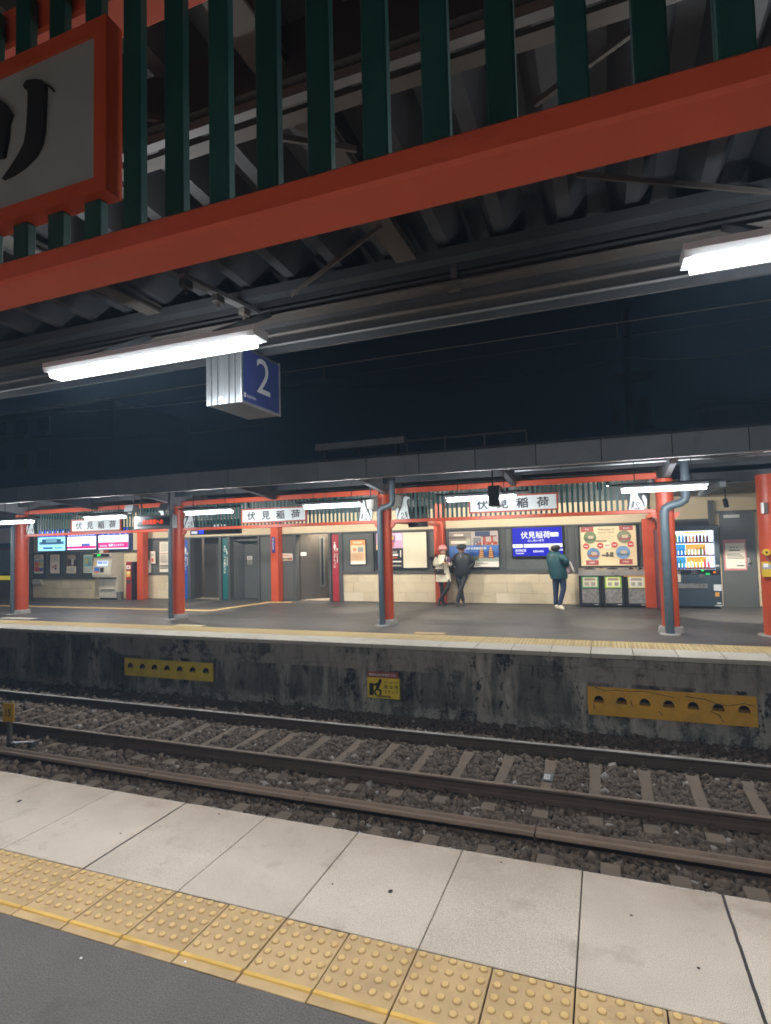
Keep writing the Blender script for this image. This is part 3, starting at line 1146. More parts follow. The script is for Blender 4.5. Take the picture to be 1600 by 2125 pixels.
# lattice with its red rails
lat = thing('lattice_screen', (-1, .82, 2.19), 'close dark green slat lattice between red rails high over the near platform', 'lattice', 'green slat lattices along both platforms')
b = MB()
b.box(-5.2, 2.75, .80, .90, 2.1876, 2.2346, RED2, bev=.006)
b.build('lower_rail', lat)
b = MB()
b.box(-5.2, 2.75, .845, .93, 2.76, 2.85, RED2, bev=.006)
b.build('upper_rail', lat)
b = MB()
b.box(-.0215, .0215, -.011, .011, 0, .60, GREEN, bev=.003)
b.box(-.0215, -.006, .0112, .022, 0, .60, GREEN)
near_slat = b.mesh('slat')
for i in range(-44, 36):
    x = -.8115 + .1 * i
    link_mesh('slat', near_slat, lat, Vector((x, .826, 2.22)) - Vector(lat.location))
for x in (-3.4, 2.2):
    b = MB()
    b.lathe((x, .86, 0.0), [(.145, 0), (.145, 2.185)], RED, 24)
    b.build('post', lat)
    b = MB()
    b.lathe((x, .86, 2.236), [(.145, 0), (.145, .52)], RED, 24)
    b.build('post', lat)

sb = thing('station_name_board', (-1.73, .8, 2.31), 'pale name board in a red frame with black brush letter on the near lattice', 'name board', 'station name boards on lattices')
X1 = -.856
b = MB()
frame_y(b, (X1 - 1.75, X1, 2.316, 2.668), .031, .797, .837, RED)
b.build('frame', sb)
b = MB()
b.box(X1 - 1.722, X1 - .028, .8035, .83, 2.345, 2.64, mat('near_pale_board', (.29, .30, .30), .55, var=.08, vscale=8))
b.build('board', sb)
b = MB()


def brush(pts, k=3.934, y=.8015):
    pp = [P(a / k, c / k, y) for a, c in pts]
    b.slab([(x, z) for x, z in reversed(pp)], y - .006, y + .002, INK)


brush([(205, 715), (235, 672), (300, 660), (360, 668), (384, 700), (384, 760), (378, 900), (372, 1060), (350, 1180), (300, 1280), (210, 1370), (120, 1430), (35, 1470), (100, 1380), (170, 1270), (215, 1180), (232, 1080), (240, 950), (245, 800), (245, 745), (222, 742)])
brush([(-150, 780), (-60, 790), (0, 815), (60, 860), (112, 940), (85, 1010), (78, 1110), (45, 1290), (0, 1300), (-60, 1200), (-80, 1000), (-110, 860)])
b.build('letter', sb)
b = MB()
b.slab([P(a / 3.934, c / 3.934, .8025) for a, c in ((385, 690), (430, 715), (455, 752), (440, 752), (415, 722), (384, 705))][::-1], .7985, .8025, INK)
b.build('brush_fleck', sb)


# lamps: white housing, sloping sides, glowing trough below
def lamp(name, x0, x1, y, z, glowm, label, group, near):
    t = thing(name, ((x0 + x1) / 2, y, z), label, 'lamp', group)
    b = MB()
    if near:
        w1, w2, h = .060, .050, .058
        b.extr_x([(y - w1, z + .034), (y - w1, z + h), (y + w1, z + h), (y + w1, z + .034), (y + w2, z + .012), (y + w2 - .004, z + .0158), (y - w2 + .004, z + .0158), (y - w2, z + .012)], x0 - .025, x1 + .04, LAMPB)
    else:
        w1, w2, h = .07, .045, .10
        b.extr_x([(y - w1, z + .06), (y - w1, z + h), (y + w1, z + h), (y + w1, z + .06), (y + w2, z + .03), (y - w2, z + .03)], x0 - .02, x1 + .02, LAMPB)
    b.build('housing', t)
    b = MB()
    if near:
        b.extr_x([(y - .044, z + .0155), (y + .044, z + .0155), (y + .037, z - .013), (y - .037, z - .013)], x0, x1, GLOWN)
        b.poly([(x0 + .002, y - .035, z - .0145), (x0 + .002, y + .035, z - .0145), (x1 - .002, y + .035, z - .0145), (x1 - .002, y - .035, z - .0145)], glowm)
    else:
        b.tube([(x0, y, z + .004), (x0 + .012, y, z), (x1 - .012, y, z), (x1, y, z + .004)], [.016, .026, .026, .016], glowm, 10)
    b.build('diffuser', t)
    for xx in (x0 + .2, x1 - .2):
        b = MB()
        if near:
            b.bar((xx, y, z + .074), (xx, 2.60, 2.875), .03, .03, STEEL)
        else:
            b.tube([(xx, y, z + .1305), (xx, y, 2.95)], .007, STEEL, 6)
        b.build('hanger', t)
    cx, ln = (x0 + x1) / 2, x1 - x0
    lum = L_NEAR if near else L_FAR
    wd, sd, off = (.07, .028, .0455) if near else (.05, .034, .030)
    lights = [(0, z - (.0165 if near else .029), wd, lum, (0, 0, 0)), (-off, z, sd, lum * (.52 if near else .8), (-math.pi / 2, 0, 0)), (off, z, sd, lum * (.52 if near else .8), (math.pi / 2, 0, 0))]
    for dy, zz_, w_, rad, rot in lights:
        al = bpy.data.lights.new('lamp_light', 'AREA')
        al.shape = 'RECTANGLE'
        al.size, al.size_y = ln, w_
        al.energy = rad * math.pi * ln * w_
        al.color = LAMP_WHITE
        ao = bpy.data.objects.new('lamp_light', al)
        COL.objects.link(ao)
        ao.location = (cx, y + dy, zz_)
        ao.rotation_euler = rot
        adopt(ao, t)
    if not near:
        b = MB()
        b.box(x0 - .2, x1 + .2, y - .02, y + .02, z + .1005, z + .13, STEEL)
        b.build('mounting_rail', t)
    return t


YL = 2.15
_xa, _za = P(104, 785, YL - .035)
_xb, _zb = P(516, 711, YL - .035)
ZL = (_za + _zb) / 2 + .0145
LX0, LX1 = _xa, _xb
lamp('platform_lamp', LX0, LX1, YL, ZL, GLOWN, 'bright white strip lamp hanging in front of the number 2 sign', 'strip lamps along the near platform', True)
LX2 = P(1434, 566, YL)[0]
lamp('platform_lamp', LX2, LX2 + LX1 - LX0, YL, ZL, GLOWN, 'bright white strip lamp cut off at the right of the picture over the near platform', 'strip lamps along the near platform', True)
# the rows go on past both sides of the picture
for x0, yy_, zz_, wtxt in ((LX0 - 3.0, YL, ZL, 'left'), (LX2 + 3.0, YL, ZL, 'right')):
    lamp('platform_lamp', x0, x0 + 1.24, yy_, zz_, GLOWN, 'strip lamp of the near row beyond the %s edge of the picture' % wtxt, 'strip lamps along the near platform', True)

# building wall behind the viewer; unseen lamps added to brighten asphalt and beam
b = MB()
b.box(-16, 8, -4.2, -4.0, -0.2, 3.1, CREAM)
tag(b.build('wall_near'), kind='structure')

for k, x0 in enumerate((-4.0, -1.3, 1.4)):
    y, z = -1.7, 2.92
    t = thing('added_ceiling_lamp', (x0, y, z), 'added unseen skirted ceiling lamp behind the viewer, %s of three' % ('leftmost', 'middle', 'rightmost')[k], 'lamp', 'unseen skirted lamps added to light the floor and red beam')
    b = MB()
    b.box(x0, x0 + 1.25, y - .07, y + .07, z + .002, z + .05, LAMPB)
    b.box(x0, x0 + 1.25, y - .085, y - .071, z - .10, z + .05, STEEL)
    b.box(x0, x0 + 1.25, y + .071, y + .085, z - .10, z + .05, STEEL)
    b.build('housing', t)
    b = MB()
    b.poly([(x0 + .01, y - .065, z), (x0 + .01, y + .065, z), (x0 + 1.24, y + .065, z), (x0 + 1.24, y - .065, z)], GLOWC)
    b.build('diffuser', t)

# platform number sign 2
ns = thing('platform_number_sign', (-2.02, 2.9, 2.455), 'aluminium box sign with white number 2 on blue hanging below canopy', 'sign')
x0, x1, y0, y1, z0, z1 = -2.141, -1.900, 2.72, 3.144, 2.455, 2.80
BRUSHED = mat('brushed_aluminium_panel', (.15, .165, .175), .36, metal=.6, var=.10, vscale=40, stretch=(1, 1, .04))
b = MB()
b.box(x0 + .004, x1 - .004, y0 + .008, y1, z0 + .004, z1, BRUSHED)
b.build('casing', ns)
for a, c in ((0, .036), (.041, .081), (.085, .159), (.163, .201), (.205, .241)):
    b = MB()
    b.box(x0 + a, x0 + c, y0, y0 + .008, z0, z1, BRUSHED, bev=.002)
    b.build('front_strip', ns)
BLUEF = mat('blue_sign_face', (.030, .045, .21), .35, var=.06, vscale=5)
b = MB()
b.box(x1 - .004, x1 + .002, y0 + .018, y1 - .012, z0 + .016, z1 - .02, BLUEF)
b.build('face', ns)
b = MB()
b.box(x1 - .004, x1 + .005, y0 + .001, y0 + .016, z0, z1, ALU)
b.box(x1 - .004, x1 + .005, y1 - .011, y1 + .002, z0, z1, ALU)
b.box(x1 - .004, x1 + .005, y0 + .016, y1 - .011, z0, z0 + .014, ALU)
b.build('rim', ns)
b = MB()
letter(b, '2', (x1 + .0035, (y0 + y1) / 2 + .02, z0 + .205), (0, 1, 0), EZ, pc(200, 204, 208), h=.215, w=.145, center=True, bold=0)
letter(b, 'KEIHAN', (x1 + .0035, y0 + .10, z0 + .05), (0, 1, 0), EZ, WHITEP, w=.09, center=True)
b.poly([(x1 + .0035, y0 + .028, z0 + .038), (x1 + .0035, y0 + .048, z0 + .038), (x1 + .0035, y0 + .040, z0 + .05), (x1 + .0035, y0 + .048, z0 + .064), (x1 + .0035, y0 + .028, z0 + .064)], WHITEP)
b.build('print', ns)
b = MB()
b.box(x0 + .09, x0 + .115, y0 - .0015, y0 + .001, z0 + .022, z0 + .045, WHITEP)
b.build('sticker', ns)
for dx in (.05, .16):
    b = MB()
    b.tube([(x0 + dx, 2.86, z1), (x0 + dx, 2.86, 2.84)], .012, STEEL, 8)
    b.build('hanger', ns)

# ================================================================== overhead line
WIRE = mat('overhead_wire', (.16, .16, .16), .5, metal=.6, var=.1)
ow = thing('overhead_wire', (-5, 7.53, 4.1), 'thin overhead wire with droppers crossing the dark sky above the track', 'wire')
b = MB()
b.tube([(-45, 7.53, 4.30), (-12, 7.53, 4.285), (16, 7.53, 4.29)], .008, WIRE, 6)
b.build('messenger_wire', ow)
b = MB()
b.tube([(-45, 7.53, 4.10), (16, 7.53, 4.10)], .004, STEEL, 5)
b.build('contact_wire', ow)
for (u, v) in ((672, 764), (1280, 668), (240, 830)):
    x, z = P(u, v, 7.53)
    b = MB()
    b.tube([(x, 7.53, 4.285), (x, 7.53, 4.10)], .007, WIRE, 5)
    b.build('dropper', ow)

# ================================================================== far canopy
fc_ = thing('station_canopy', (-5, 11.6, 2.8), 'long dark grey canopy of panels over the far platform', 'canopy')
Y_FA = 9.5
b = MB()
b.box(.006, .994, 0, .045, 2.83, 3.17, FASCIA, bev=.004)
fa_me = b.mesh('fascia_panel')
for k in range(-24, 6):
    link_mesh('fascia_panel', fa_me, fc_, Vector((1.04 + k - 1, Y_FA, 0)) - Vector(fc_.location))
b = MB()
b.box(-26, 8, Y_FA - .012, Y_FA + .10, 3.172, 3.21, STEEL)
b.box(-26, 8, Y_FA + .046, Y_FA + .06, 2.82, 3.17, BLACK)
b.build('cap_trim', fc_)
b = MB()
TRIM = mat('eave_drip_trim', (.40, .41, .42), .35, metal=.6, var=.25, vscale=1.2)
b.box(-26, 8, Y_FA - .006, Y_FA + .05, 2.806, 2.826, TRIM)
b.build('drip_trim', fc_)
b = MB()
b.box(-26, 8, Y_FA + .062, 22, 3.10, 3.16, mat('canopy_deck', (.035, .038, .042), .7, var=.2))
b.build('roof_deck', fc_)
for y, z0, h, w in ((9.72, 2.93, .14, .05), (10.25, 2.97, .10, .05), (10.75, 2.97, .10, .05), (11.35, 2.90, .18, .08), (12.6, 2.95, .13, .06), (13.8, 2.95, .13, .06), (14.9, 2.95, .13, .06)):
    b = MB()
    b.box(-26, 8, y, y + w, z0, z0 + h, STEEL)
    b.build('purlin', fc_)
RAFT = mat('rafter_light_grey', (.20, .22, .24), .5, var=.15)
for k in range(-7, 3):
    x = -4.4 + 2.775 * k
    b = MB()
    b.raw([(x - .05, 9.62, 2.93), (x + .05, 9.62, 2.93), (x + .05, 9.62, 3.09), (x - .05, 9.62, 3.09), (x - .05, 11.6, 2.70), (x + .05, 11.6, 2.70), (x + .05, 11.6, 3.09), (x - .05, 11.6, 3.09),
           (x - .05, 15.5, 2.78), (x + .05, 15.5, 2.78), (x + .05, 15.5, 3.09), (x - .05, 15.5, 3.09)],
          [(0, 1, 2, 3), (0, 4, 5, 1), (1, 5, 6, 2), (2, 6, 7, 3), (3, 7, 4, 0), (4, 8, 9, 5), (5, 9, 10, 6), (6, 10, 11, 7), (7, 11, 8, 4), (8, 11, 10, 9)], RAFT if k % 2 == 0 else STEEL)
    b.build('rafter', fc_)
# conduits under the canopy at the right
b = MB()
for y, z in ((10.0, 2.92), (10.45, 2.93), (10.95, 2.93)):
    b.tube([(-1.5, y, z), (6, y, z)], .018, ALU, 6)
b.tube([(1.6, 10.45, 2.88), (2.0, 10.2, 2.86), (2.3, 9.75, 2.86)], .014, ALU, 6)
b.tube([(1.7, 10.45, 2.86), (2.1, 10.2, 2.84), (2.4, 9.75, 2.84)], .014, ALU, 6)
b.build('conduit', fc_)
# soffit box at the right end, by the door
b = MB()
b.box(1.55, 7, 12.1, 15.7, 2.60, 2.80, STEEL)
b.box(2.05, 2.15, 11.9, 14.5, 2.50, 2.598, RAFT)
b.build('soffit', fc_)

# columns
COLX = (-15.6, -10.02, -4.42, 1.095)
who = ('far left by the ticket screens', 'left of the blue toilet sign', 'left of the couple by the posters', 'between the waste bins and vending machine')
for x, wtxt in zip(COLX, who):
    r_ = .15 if x > -15 else .17
    t = thing('column', (x, Y_COL, Z_FAR), 'round vermilion steel column with a concrete foot, ' + wtxt, 'column', 'red columns of the far canopy')
    b = MB()
    b.lathe((x, Y_COL, Z_FAR + .10), [(r_, 0), (r_, 2.70)], RED, 28)
    b.build('shaft', t, smooth=True)
    b = MB()
    b.lathe((x, Y_COL, Z_FAR), [(r_ + .07, 0), (r_ + .065, .07), (r_ + .045, .105), (r_ + .002, .112)], CONC, 24)
    b.build('foot', t, smooth=True)
    b = MB()
    for s in (-1, 1):
        b.slab([(x + s * r_ * .9, 2.055), (x + s * (r_ + .09), 2.055), (x + s * (r_ + .07), 1.99), (x + s * r_ * .95, 1.93)][::s], Y_COL - .04, Y_COL + .04, RED)
    b.build('corbel', t)
RX, RY = 2.74, 11.52
t = thing('column', (RX, RY, Z_FAR), 'thick vermilion column at the right edge with yellow bell and sticker', 'column', 'red columns of the far canopy')
b = MB()
b.lathe((RX, RY, Z_FAR + .02), [(.215, 0), (.215, 2.74)], RED, 32)
b.build('shaft', t, smooth=True)
b = MB()
b.lathe((RX, RY, Z_FAR), [(.31, 0), (.31, .018), (.22, .022)], CONC, 28)
b.build('foot', t)
b = MB()
x, z = P(1589, 1146, RY - .2)
YB = mat('yellow_button', (.62, .40, .03), .4, var=.08)
b.tube([(x, RY - .17, z), (x, RY - .27, z)], .055, YB, 16)
b.tube([(x, RY - .271, z), (x, RY - .276, z)], .018, BLACK, 10)
b.build('alarm_bell', t)
b = MB()
b.tube([(x, RY - .2, z - .05), (x + .01, RY - .23, z - .12), (x + .07, RY - .23, z - .17), (x + .14, RY - .2, z - .18)], .009, PIPE, 6)
b.build('cable', t)
b = MB()
x0, x1, z0, z1 = wrect(1581, 1166, 1598, 1197, RY - .22)
b.box(x0, x1 + .03, RY - .222, RY - .15, z0, z1, YB)
b.box(x0 + .002, x1 + .028, RY - .224, RY - .2215, z0 + .13, z0 + .20, mat('grey_label', (.3, .33, .36), .5))
b.qy(x0 + .02, x0 + .09, z1 - .09, z1 - .03, RY - .2245, WHITEP)
b.build('sticker', t)
b = MB()
x0, x1, z0, z1 = wrect(1580, 1043, 1594, 1065, RY - .22)
b.box(x0, x0 + .03, RY - .225, RY - .15, z0, z1, WHITEP)
b.box(x0 + .032, x1, RY - .222, RY - .15, z0, z1, STEEL2)
b.build('bracket', t)

# rainwater pipes
def pipe(path, r_, label, bands):
    p0 = path[0]
    t = thing('rainwater_pipe', (p0[0], p0[1], Z_FAR), label, 'pipe', 'rainwater pipes beside the columns')
    b = MB()
    # round the corners
    pts = [Vector(p) for p in path]
    out = [pts[0]]
    for i in range(1, len(pts) - 1):
        a, c, d = pts[i - 1], pts[i], pts[i + 1]
        q = min(.09, (a - c).length / 2.1, (d - c).length / 2.1)
        s, e = c + (a - c).normalized() * q, c + (d - c).normalized() * q
        out += [s, (s * .25 + c * .5 + e * .25), e]
    out.append(pts[-1])
    b.tube(out, r_, PIPE, 16)
    b.build('pipe', t, smooth=True)
    for z in bands:
        b = MB()
        b.tube([(p0[0], p0[1], z), (p0[0], p0[1], z + .028)], r_ + .006, PIPE, 16)
        b.build('band', t)
    b = MB()
    b.lathe((p0[0], p0[1], Z_FAR), [(r_ + .10, 0), (r_ + .09, .01), (r_ + .01, .016)], CONC, 14)
    b.build('ground_patch', t)
    return t


def pz(u, v, y): return P(u, v, y)[0]


yp = 11.36
xa = pz(26, 1200, yp)
pipe([(xa, yp, Z_FAR), (xa, yp, 2.4), (xa - .1, yp + .25, 2.62), (xa - .1, yp + .25, 2.95)], .055, 'dark grey rainwater pipe beside the far left column', (.35, 1.3, 2.2))
xa = pz(354, 1200, yp)
pipe([(xa, yp, Z_FAR), (xa, yp, 2.3), (xa, yp + .1, 2.95)], .055, 'grey rainwater pipe below the orange train display', (.25, 1.15))
xa = pz(791, 1200, yp)
xb = pz(815, 1040, yp)
pipe([(xa, yp, Z_FAR), (xa, yp, 2.37), (xb, yp - .02, 2.43), (xb, yp - .02, 2.95)], .062, 'blue grey rainwater pipe with a kinked top beside the couple\'s column', (.28, 1.02, 2.2))
xa = pz(1385, 1200, yp)
xb = pz(1423, 1030, yp)
pipe([(xa, yp, Z_FAR), (xa, yp, 2.14), (xb, yp, 2.24), (xb, yp, 2.95)], .075, 'blue grey rainwater pipe bent sideways in front of the column by the vending machine', (.42, 1.12, 2.0))

# lattices between the columns, with fox cut-outs and name boards
b = MB()
b.box(-.022, .022, -.008, .008, 0, .565, GREEN)
far_slat = b.mesh('slat')
bays = ((-15.6, -10.02, 'above the ticket screens'), (-10.02, -4.42, 'above the toilet entrances'), (-4.42, 1.095, 'above the posters and blue display'))
for xa, xb, wtxt in bays:
    t = thing('lattice_screen', ((xa + xb) / 2, Y_COL, 2.06), 'dark green slat lattice between red rails across the track, ' + wtxt, 'lattice', 'green slat lattices along both platforms')
    b = MB()
    b.box(xa + .15, xb - .15, Y_COL - .05, Y_COL + .05, 2.055, 2.125, RED, bev=.006)
    b.build('lower_rail', t)
    b = MB()
    b.box(xa + .12, xb - .12, Y_COL - .04, Y_COL + .06, 2.69, 2.80, RED, bev=.006)
    b.build('upper_rail', t)
    n = int((xb - xa - .9) / .1)
    for i in range(n):
        x = (xa + xb) / 2 + (i - (n - 1) / 2) * .1
        link_mesh('slat', far_slat, t, Vector((x, Y_COL + .012, 2.1255)) - Vector(t.location))

FOXW = mat('fox_white', (.66, .72, .72), .5, var=.05)


def fox(xc, s, label):
    """sitting fox silhouette on the rail, facing +x when s = 1"""
    t = thing('fox_cutout', (xc, Y_COL, 2.126), label, 'cut-out', 'white fox cut-outs flanking the columns')
    k = .00108
    body = [(880, 735), (884, 690), (895, 650), (915, 600), (945, 555), (970, 500), (988, 440), (994, 390), (1004, 345), (1030, 316), (1062, 310), (1085, 314), (1120, 328), (1150, 346), (1140, 356), (1112, 358), (1090, 376), (1078, 405), (1080, 450), (1092, 520), (1098, 600), (1112, 670), (1128, 732)]
    tail = [(872, 735), (850, 690), (832, 630), (836, 570), (856, 520), (884, 492), (906, 530), (898, 575), (878, 620), (868, 665), (876, 700)]
    f = lambda pts, grow=1.0: [(xc + s * (x - 1000) * k, 2.128 + (735 - z) * k * 1.06) for x, z in pts]
    order = (lambda o: o[::-1]) if s > 0 else (lambda o: o)
    b = MB()
    b.slab(order(f(body)), Y_COL - .055, Y_COL - .040, FOXW, INK)
    b.build('body', t)
    b = MB()
    b.slab(order(f(tail)), Y_COL - .055, Y_COL - .040, FOXW, INK)
    b.build('tail', t)
    b = MB()
    cx = sum(p[0] for p in body) / len(body)
    big = [(x + (27 if x > cx else -27) * (1 if z > 330 else .6), z - (22 if z < 700 else 0)) for x, z in body]
    b.slab(order(f(big)), Y_COL - .0395, Y_COL - .032, INK)
    bt = [(x + (10 if x > 868 else -12), z - (10 if z < 700 else 0)) for x, z in tail]
    b.slab(order(f(bt)), Y_COL - .0395, Y_COL - .030, INK)
    b.build('backing', t)
    def stroke(pts, w=9):
        b = MB()
        w *= 1.7
        q = f(pts)
        for (x0, z0), (x1, z1) in zip(q[:-1], q[1:]):
            d = Vector((x1 - x0, 0, z1 - z0))
            nn = Vector((d.z, 0, -d.x)).normalized() * (w * k / 2)
            p_, r__ = Vector((x0, Y_COL - .0565, z0)), Vector((x1, Y_COL - .0565, z1))
            b.poly([p_ - nn, r__ - nn, r__ + nn, p_ + nn], INK)
        b.build('brush_line', t)

    stroke([(1060, 700), (1050, 640), (1040, 600)], 12)
    stroke([(1085, 725), (1072, 650), (1064, 590)], 7)
    stroke([(945, 650), (965, 622), (990, 622), (1000, 645), (990, 680), (965, 700), (950, 720), (1000, 716), (1040, 718)], 8)
    stroke([(1088, 345), (1075, 335)], 6)
    return t


foxes = ((-15.6 + .42, 1, 'right of the far left column'), (-10.02 - .42, -1, 'left of the second column, beneath the orange display'), (-10.02 + .40, 1, 'right of the second column, above the blue toilet sign'),
         (-4.42 - .45, -1, 'left of the middle column'), (-4.42 + .45, 1, 'right of the middle column, head uncovered'), (1.095 - .48, -1, 'left of the column by the vending machine'))
for xx, s, wtxt in foxes:
    fox(xx, s, 'white sitting fox cut-out, ' + wtxt)

BFR = mat('board_frame_red', (.34, .045, .022), .45, var=.1)
for (u0, v0, u1, v1, wtxt) in ((147, 1080, 250, 1101, 'above the ticket screens'), (500, 1058, 636, 1081, 'above the accessible toilet door'), (972, 1031, 1159, 1058, 'above the blue station display')):
    yb = Y_COL - .10
    x0, zt_ = P(u0, v0, yb)
    x1, zb2 = P(u1, v1, yb)
    zt_ = zb2 + .345
    t = thing('station_name_board', ((x0 + x1) / 2, yb, zb2), 'long pale name board with four black brush characters, ' + wtxt, 'name board', 'station name boards on lattices')
    b = MB()
    frame_y(b, (x0, x1, zb2, zt_), .032, yb, yb + .05, BFR)
    b.build('frame', t)
    b = MB()
    b.box(x0 + .028, x1 - .028, yb + .012, yb + .046, zb2 + .028, zt_ - .028, WHITEB)
    b.build('board', t)
    for i, ch in enumerate('伏見稲荷'):
        b = MB()
        cx = x0 + (x1 - x0) * (.16 + .225 * i)
        letter(b, ch, (cx, yb + .0105, (zb2 + zt_) / 2), EX, EZ, INK, h=.205, w=.235, center=True, bold=.024)
        b.build('character', t)
    for xx in (x0 + .25, x1 - .25):
        b = MB()
        b.box(xx - .02, xx + .02, yb + .046, Y_COL - .009, (zb2 + zt_) / 2 - .03, (zb2 + zt_) / 2 + .03, STEEL)
        b.build('bracket', t)

# strip lamps under the far canopy
lw = ('at the far left of the picture', 'over the ticket screens, left of the orange display', 'just right of the second red column', 'left of the middle red column', 'half hidden by the hanging black box', 'in front of the column by the vending machine')
for k, wtxt in enumerate(lw):
    x0 = -14.55 + 2.976 * k
    lamp('platform_lamp', x0, x0 + 1.24, 10.2, 2.375, GLOWF, 'glowing strip lamp under the far canopy, ' + wtxt, 'strip lamps under the far canopy', False)
for x0, wtxt in ((-14.55 - 2.976, 'left'), (-14.55 + 2.976 * 6, 'right')):
    lamp('platform_lamp', x0, x0 + 1.24, 10.2, 2.375, GLOWF, 'strip lamp of the far row beyond the %s edge of the picture' % wtxt, 'strip lamps under the far canopy', False)

# orange train display hanging at the second column
yd = 10.45
x0, x1, z0, z1 = wrect(278, 1072, 358, 1096, yd)
t = thing('train_display', ((x0 + x1) / 2, yd, z0), 'grey hanging train display with orange lit characters beside the second column', 'display')
b = MB()
b.box(x0, x1, yd, yd + .16, z0, z1, mat('display_grey', (.17, .175, .18), .5, var=.08), bev=.01)
b.build('case', t)
b = MB()
b.qy(x0 + .10, x1 - .08, z0 + .07, z1 - .055, yd - .002, BLACK)
b.build('window', t)
b = MB()
letter(b, '駅の東側への', (x0 + .56, yd - .004, (z0 + z1) / 2 + .008), EX, EZ, screen(255, 70, 5, 1.3), w=.60, h=.115, center=True, bold=.012)
b.build('lettering', t)
for xx in (x0 + .15, x1 - .15):
    b = MB()
    b.tube([(xx, yd + .08, z1), (xx, yd + .08, 2.97)], .02, STEEL, 8)
    b.build('hanger', t)

# black box hanging end-on
ys = 9.95
x0, x1, z0, z1 = wrect(1012, 1008, 1037, 1049, ys)
t = thing('hanging_sign_box', ((x0 + x1) / 2, ys, z0), 'black sign box hanging end-on in front of a far strip lamp', 'sign')
b = MB()
b.box(x0, x1, ys, ys + .38, z0, z1, BLACK, bev=.006)
b.build('casing', t)
b = MB()
b.tube([((x0 + x1) / 2 - .05, ys + .2, z1), ((x0 + x1) / 2 - .05, ys + .2, 2.95)], .015, STEEL, 8)
b.build('hanger', t)
# loudspeakers and small boxes under the canopy near the display
for (u0, v0, u1, v1, nm, lb, ct) in ((255, 1048, 272, 1066, 'junction_box', 'small grey box under the far canopy left of the orange display', 'box'), (328, 1044, 345, 1059, 'loudspeaker', 'grey wedge loudspeaker under the far canopy above the orange display', 'loudspeaker')):
    x0, x1, z0, z1 = wrect(u0, v0, u1, v1, 10.6)
    t = thing(nm, ((x0 + x1) / 2, 10.6, z0), lb, ct)
    b = MB()
    b.extr_x([(10.6, z0), (10.85, z0 + .05), (10.85, z1), (10.68, z1)], x0, x1, mat('speaker_grey', (.13, .135, .14), .5))
    b.build('casing', t)
    b = MB()
    b.tube([((x0 + x1) / 2, 10.8, z1), ((x0 + x1) / 2, 10.8, 2.97)], .012, STEEL, 6)
    b.build('hanger', t)
# camera bucket left of the middle column
x0, x1, z0, z1 = wrect(759, 1038, 780, 1056, 11.2)
t = thing('canopy_speaker', ((x0 + x1) / 2, 11.2, z0), 'pale round loudspeaker under the far canopy left of the middle column', 'loudspeaker')
b = MB()
b.lathe(((x0 + x1) / 2, 11.2, z0), [(.07, 0), (.085, .03), (.10, .15), (.105, .2)], mat('pale_grey_plastic', (.42, .42, .38), .5), 18)
b.build('horn', t, smooth=True)
b = MB()
b.tube([((x0 + x1) / 2, 11.2, z0 + .2), ((x0 + x1) / 2, 11.2, 2.95)], .015, STEEL, 6)
b.build('hanger', t)

# ================================================================== station building across the platform
YW = Y_WALL
bd = thing('station_building', (-8, YW, Z_FAR), 'cream station building with dark framed wall panels behind the far platform', 'building')
Z_TOP = 1.95


def X(u, y=None): return P(u, 1180, y or YW)[0]


def Zv(u, v, y=None): return P(u, v, y or YW)[1]


Z_ST = Zv(800, 1190)          # top of the stone dado
b = MB()
b.box(-24, X(1350), YW, YW + .2, Z_TOP + .045, 2.57, CREAM)
b.build('upper_wall', bd)
b = MB()
b.box(-24, X(1350), YW - .02, YW + .2, 2.571, 3.09, STEEL)
b.build('eave_board', bd)
b = MB()
b.box(X(296), X(1345), YW - .06, YW + .2, Z_TOP, Z_TOP + .043, FRAME)
b.build('lintel', bd)


def panel(u0, u1, z0, z1, m, nm='wall_panel', dy=0.0, th=.15):
    b = MB()
    b.box(X(u0), X(u1), YW + dy, YW + dy + th, z0, z1, m)
    return b.build(nm, bd)


def post(u0, u1, dy=-.05):
    b = MB()
    b.box(X(u0), X(u1), YW + dy, YW + .16, Z_FAR, Z_TOP - .001, FRAME)
    b.build('mullion', bd)


st_me = {}


def dado(u0, u1, skip=()):
    xa, xb = X(u0), X(u1)
    rows = 3
    h = (Z_ST - Z_FAR - .012) / rows
    for rI in range(rows):
        x = xa - (0, .33, .15)[rI]
        while x < xb:
            w = .66
            c0, c1 = max(x, xa), min(x + w, xb)
            if c1 - c0 > .03:
                key = round(c1 - c0, 3)
                pale_ = random.random() < .16
                if (key, pale_) not in st_me:
                    q = MB()
                    q.box(.002, key - .002, 0, .1, .0015, h - .0015, STONE2 if pale_ else STONE, bev=.002)
                    st_me[(key, pale_)] = q.mesh('stone_panel')
                link_mesh('stone_panel', st_me[(key, pale_)], bd, Vector((c0, YW + random.uniform(-.0015, .0015), Z_FAR + .012 + rI * h)) - Vector(bd.location))
            x += w
    b = MB()
    b.box(xa, xb, YW + .02, YW + .15, Z_FAR - .02, Z_ST, FRAME)
    b.build('dado_backing', bd)
    b = MB()
    b.box(xa, xb, YW - .05, YW + .15, Z_ST + .002, Z_ST + .075, FRAME)
    b.build('sill', bd)


# left booth with four poster frames
YB_ = YW - .25


def XB(u): return P(u, 1180, YB_)[0]


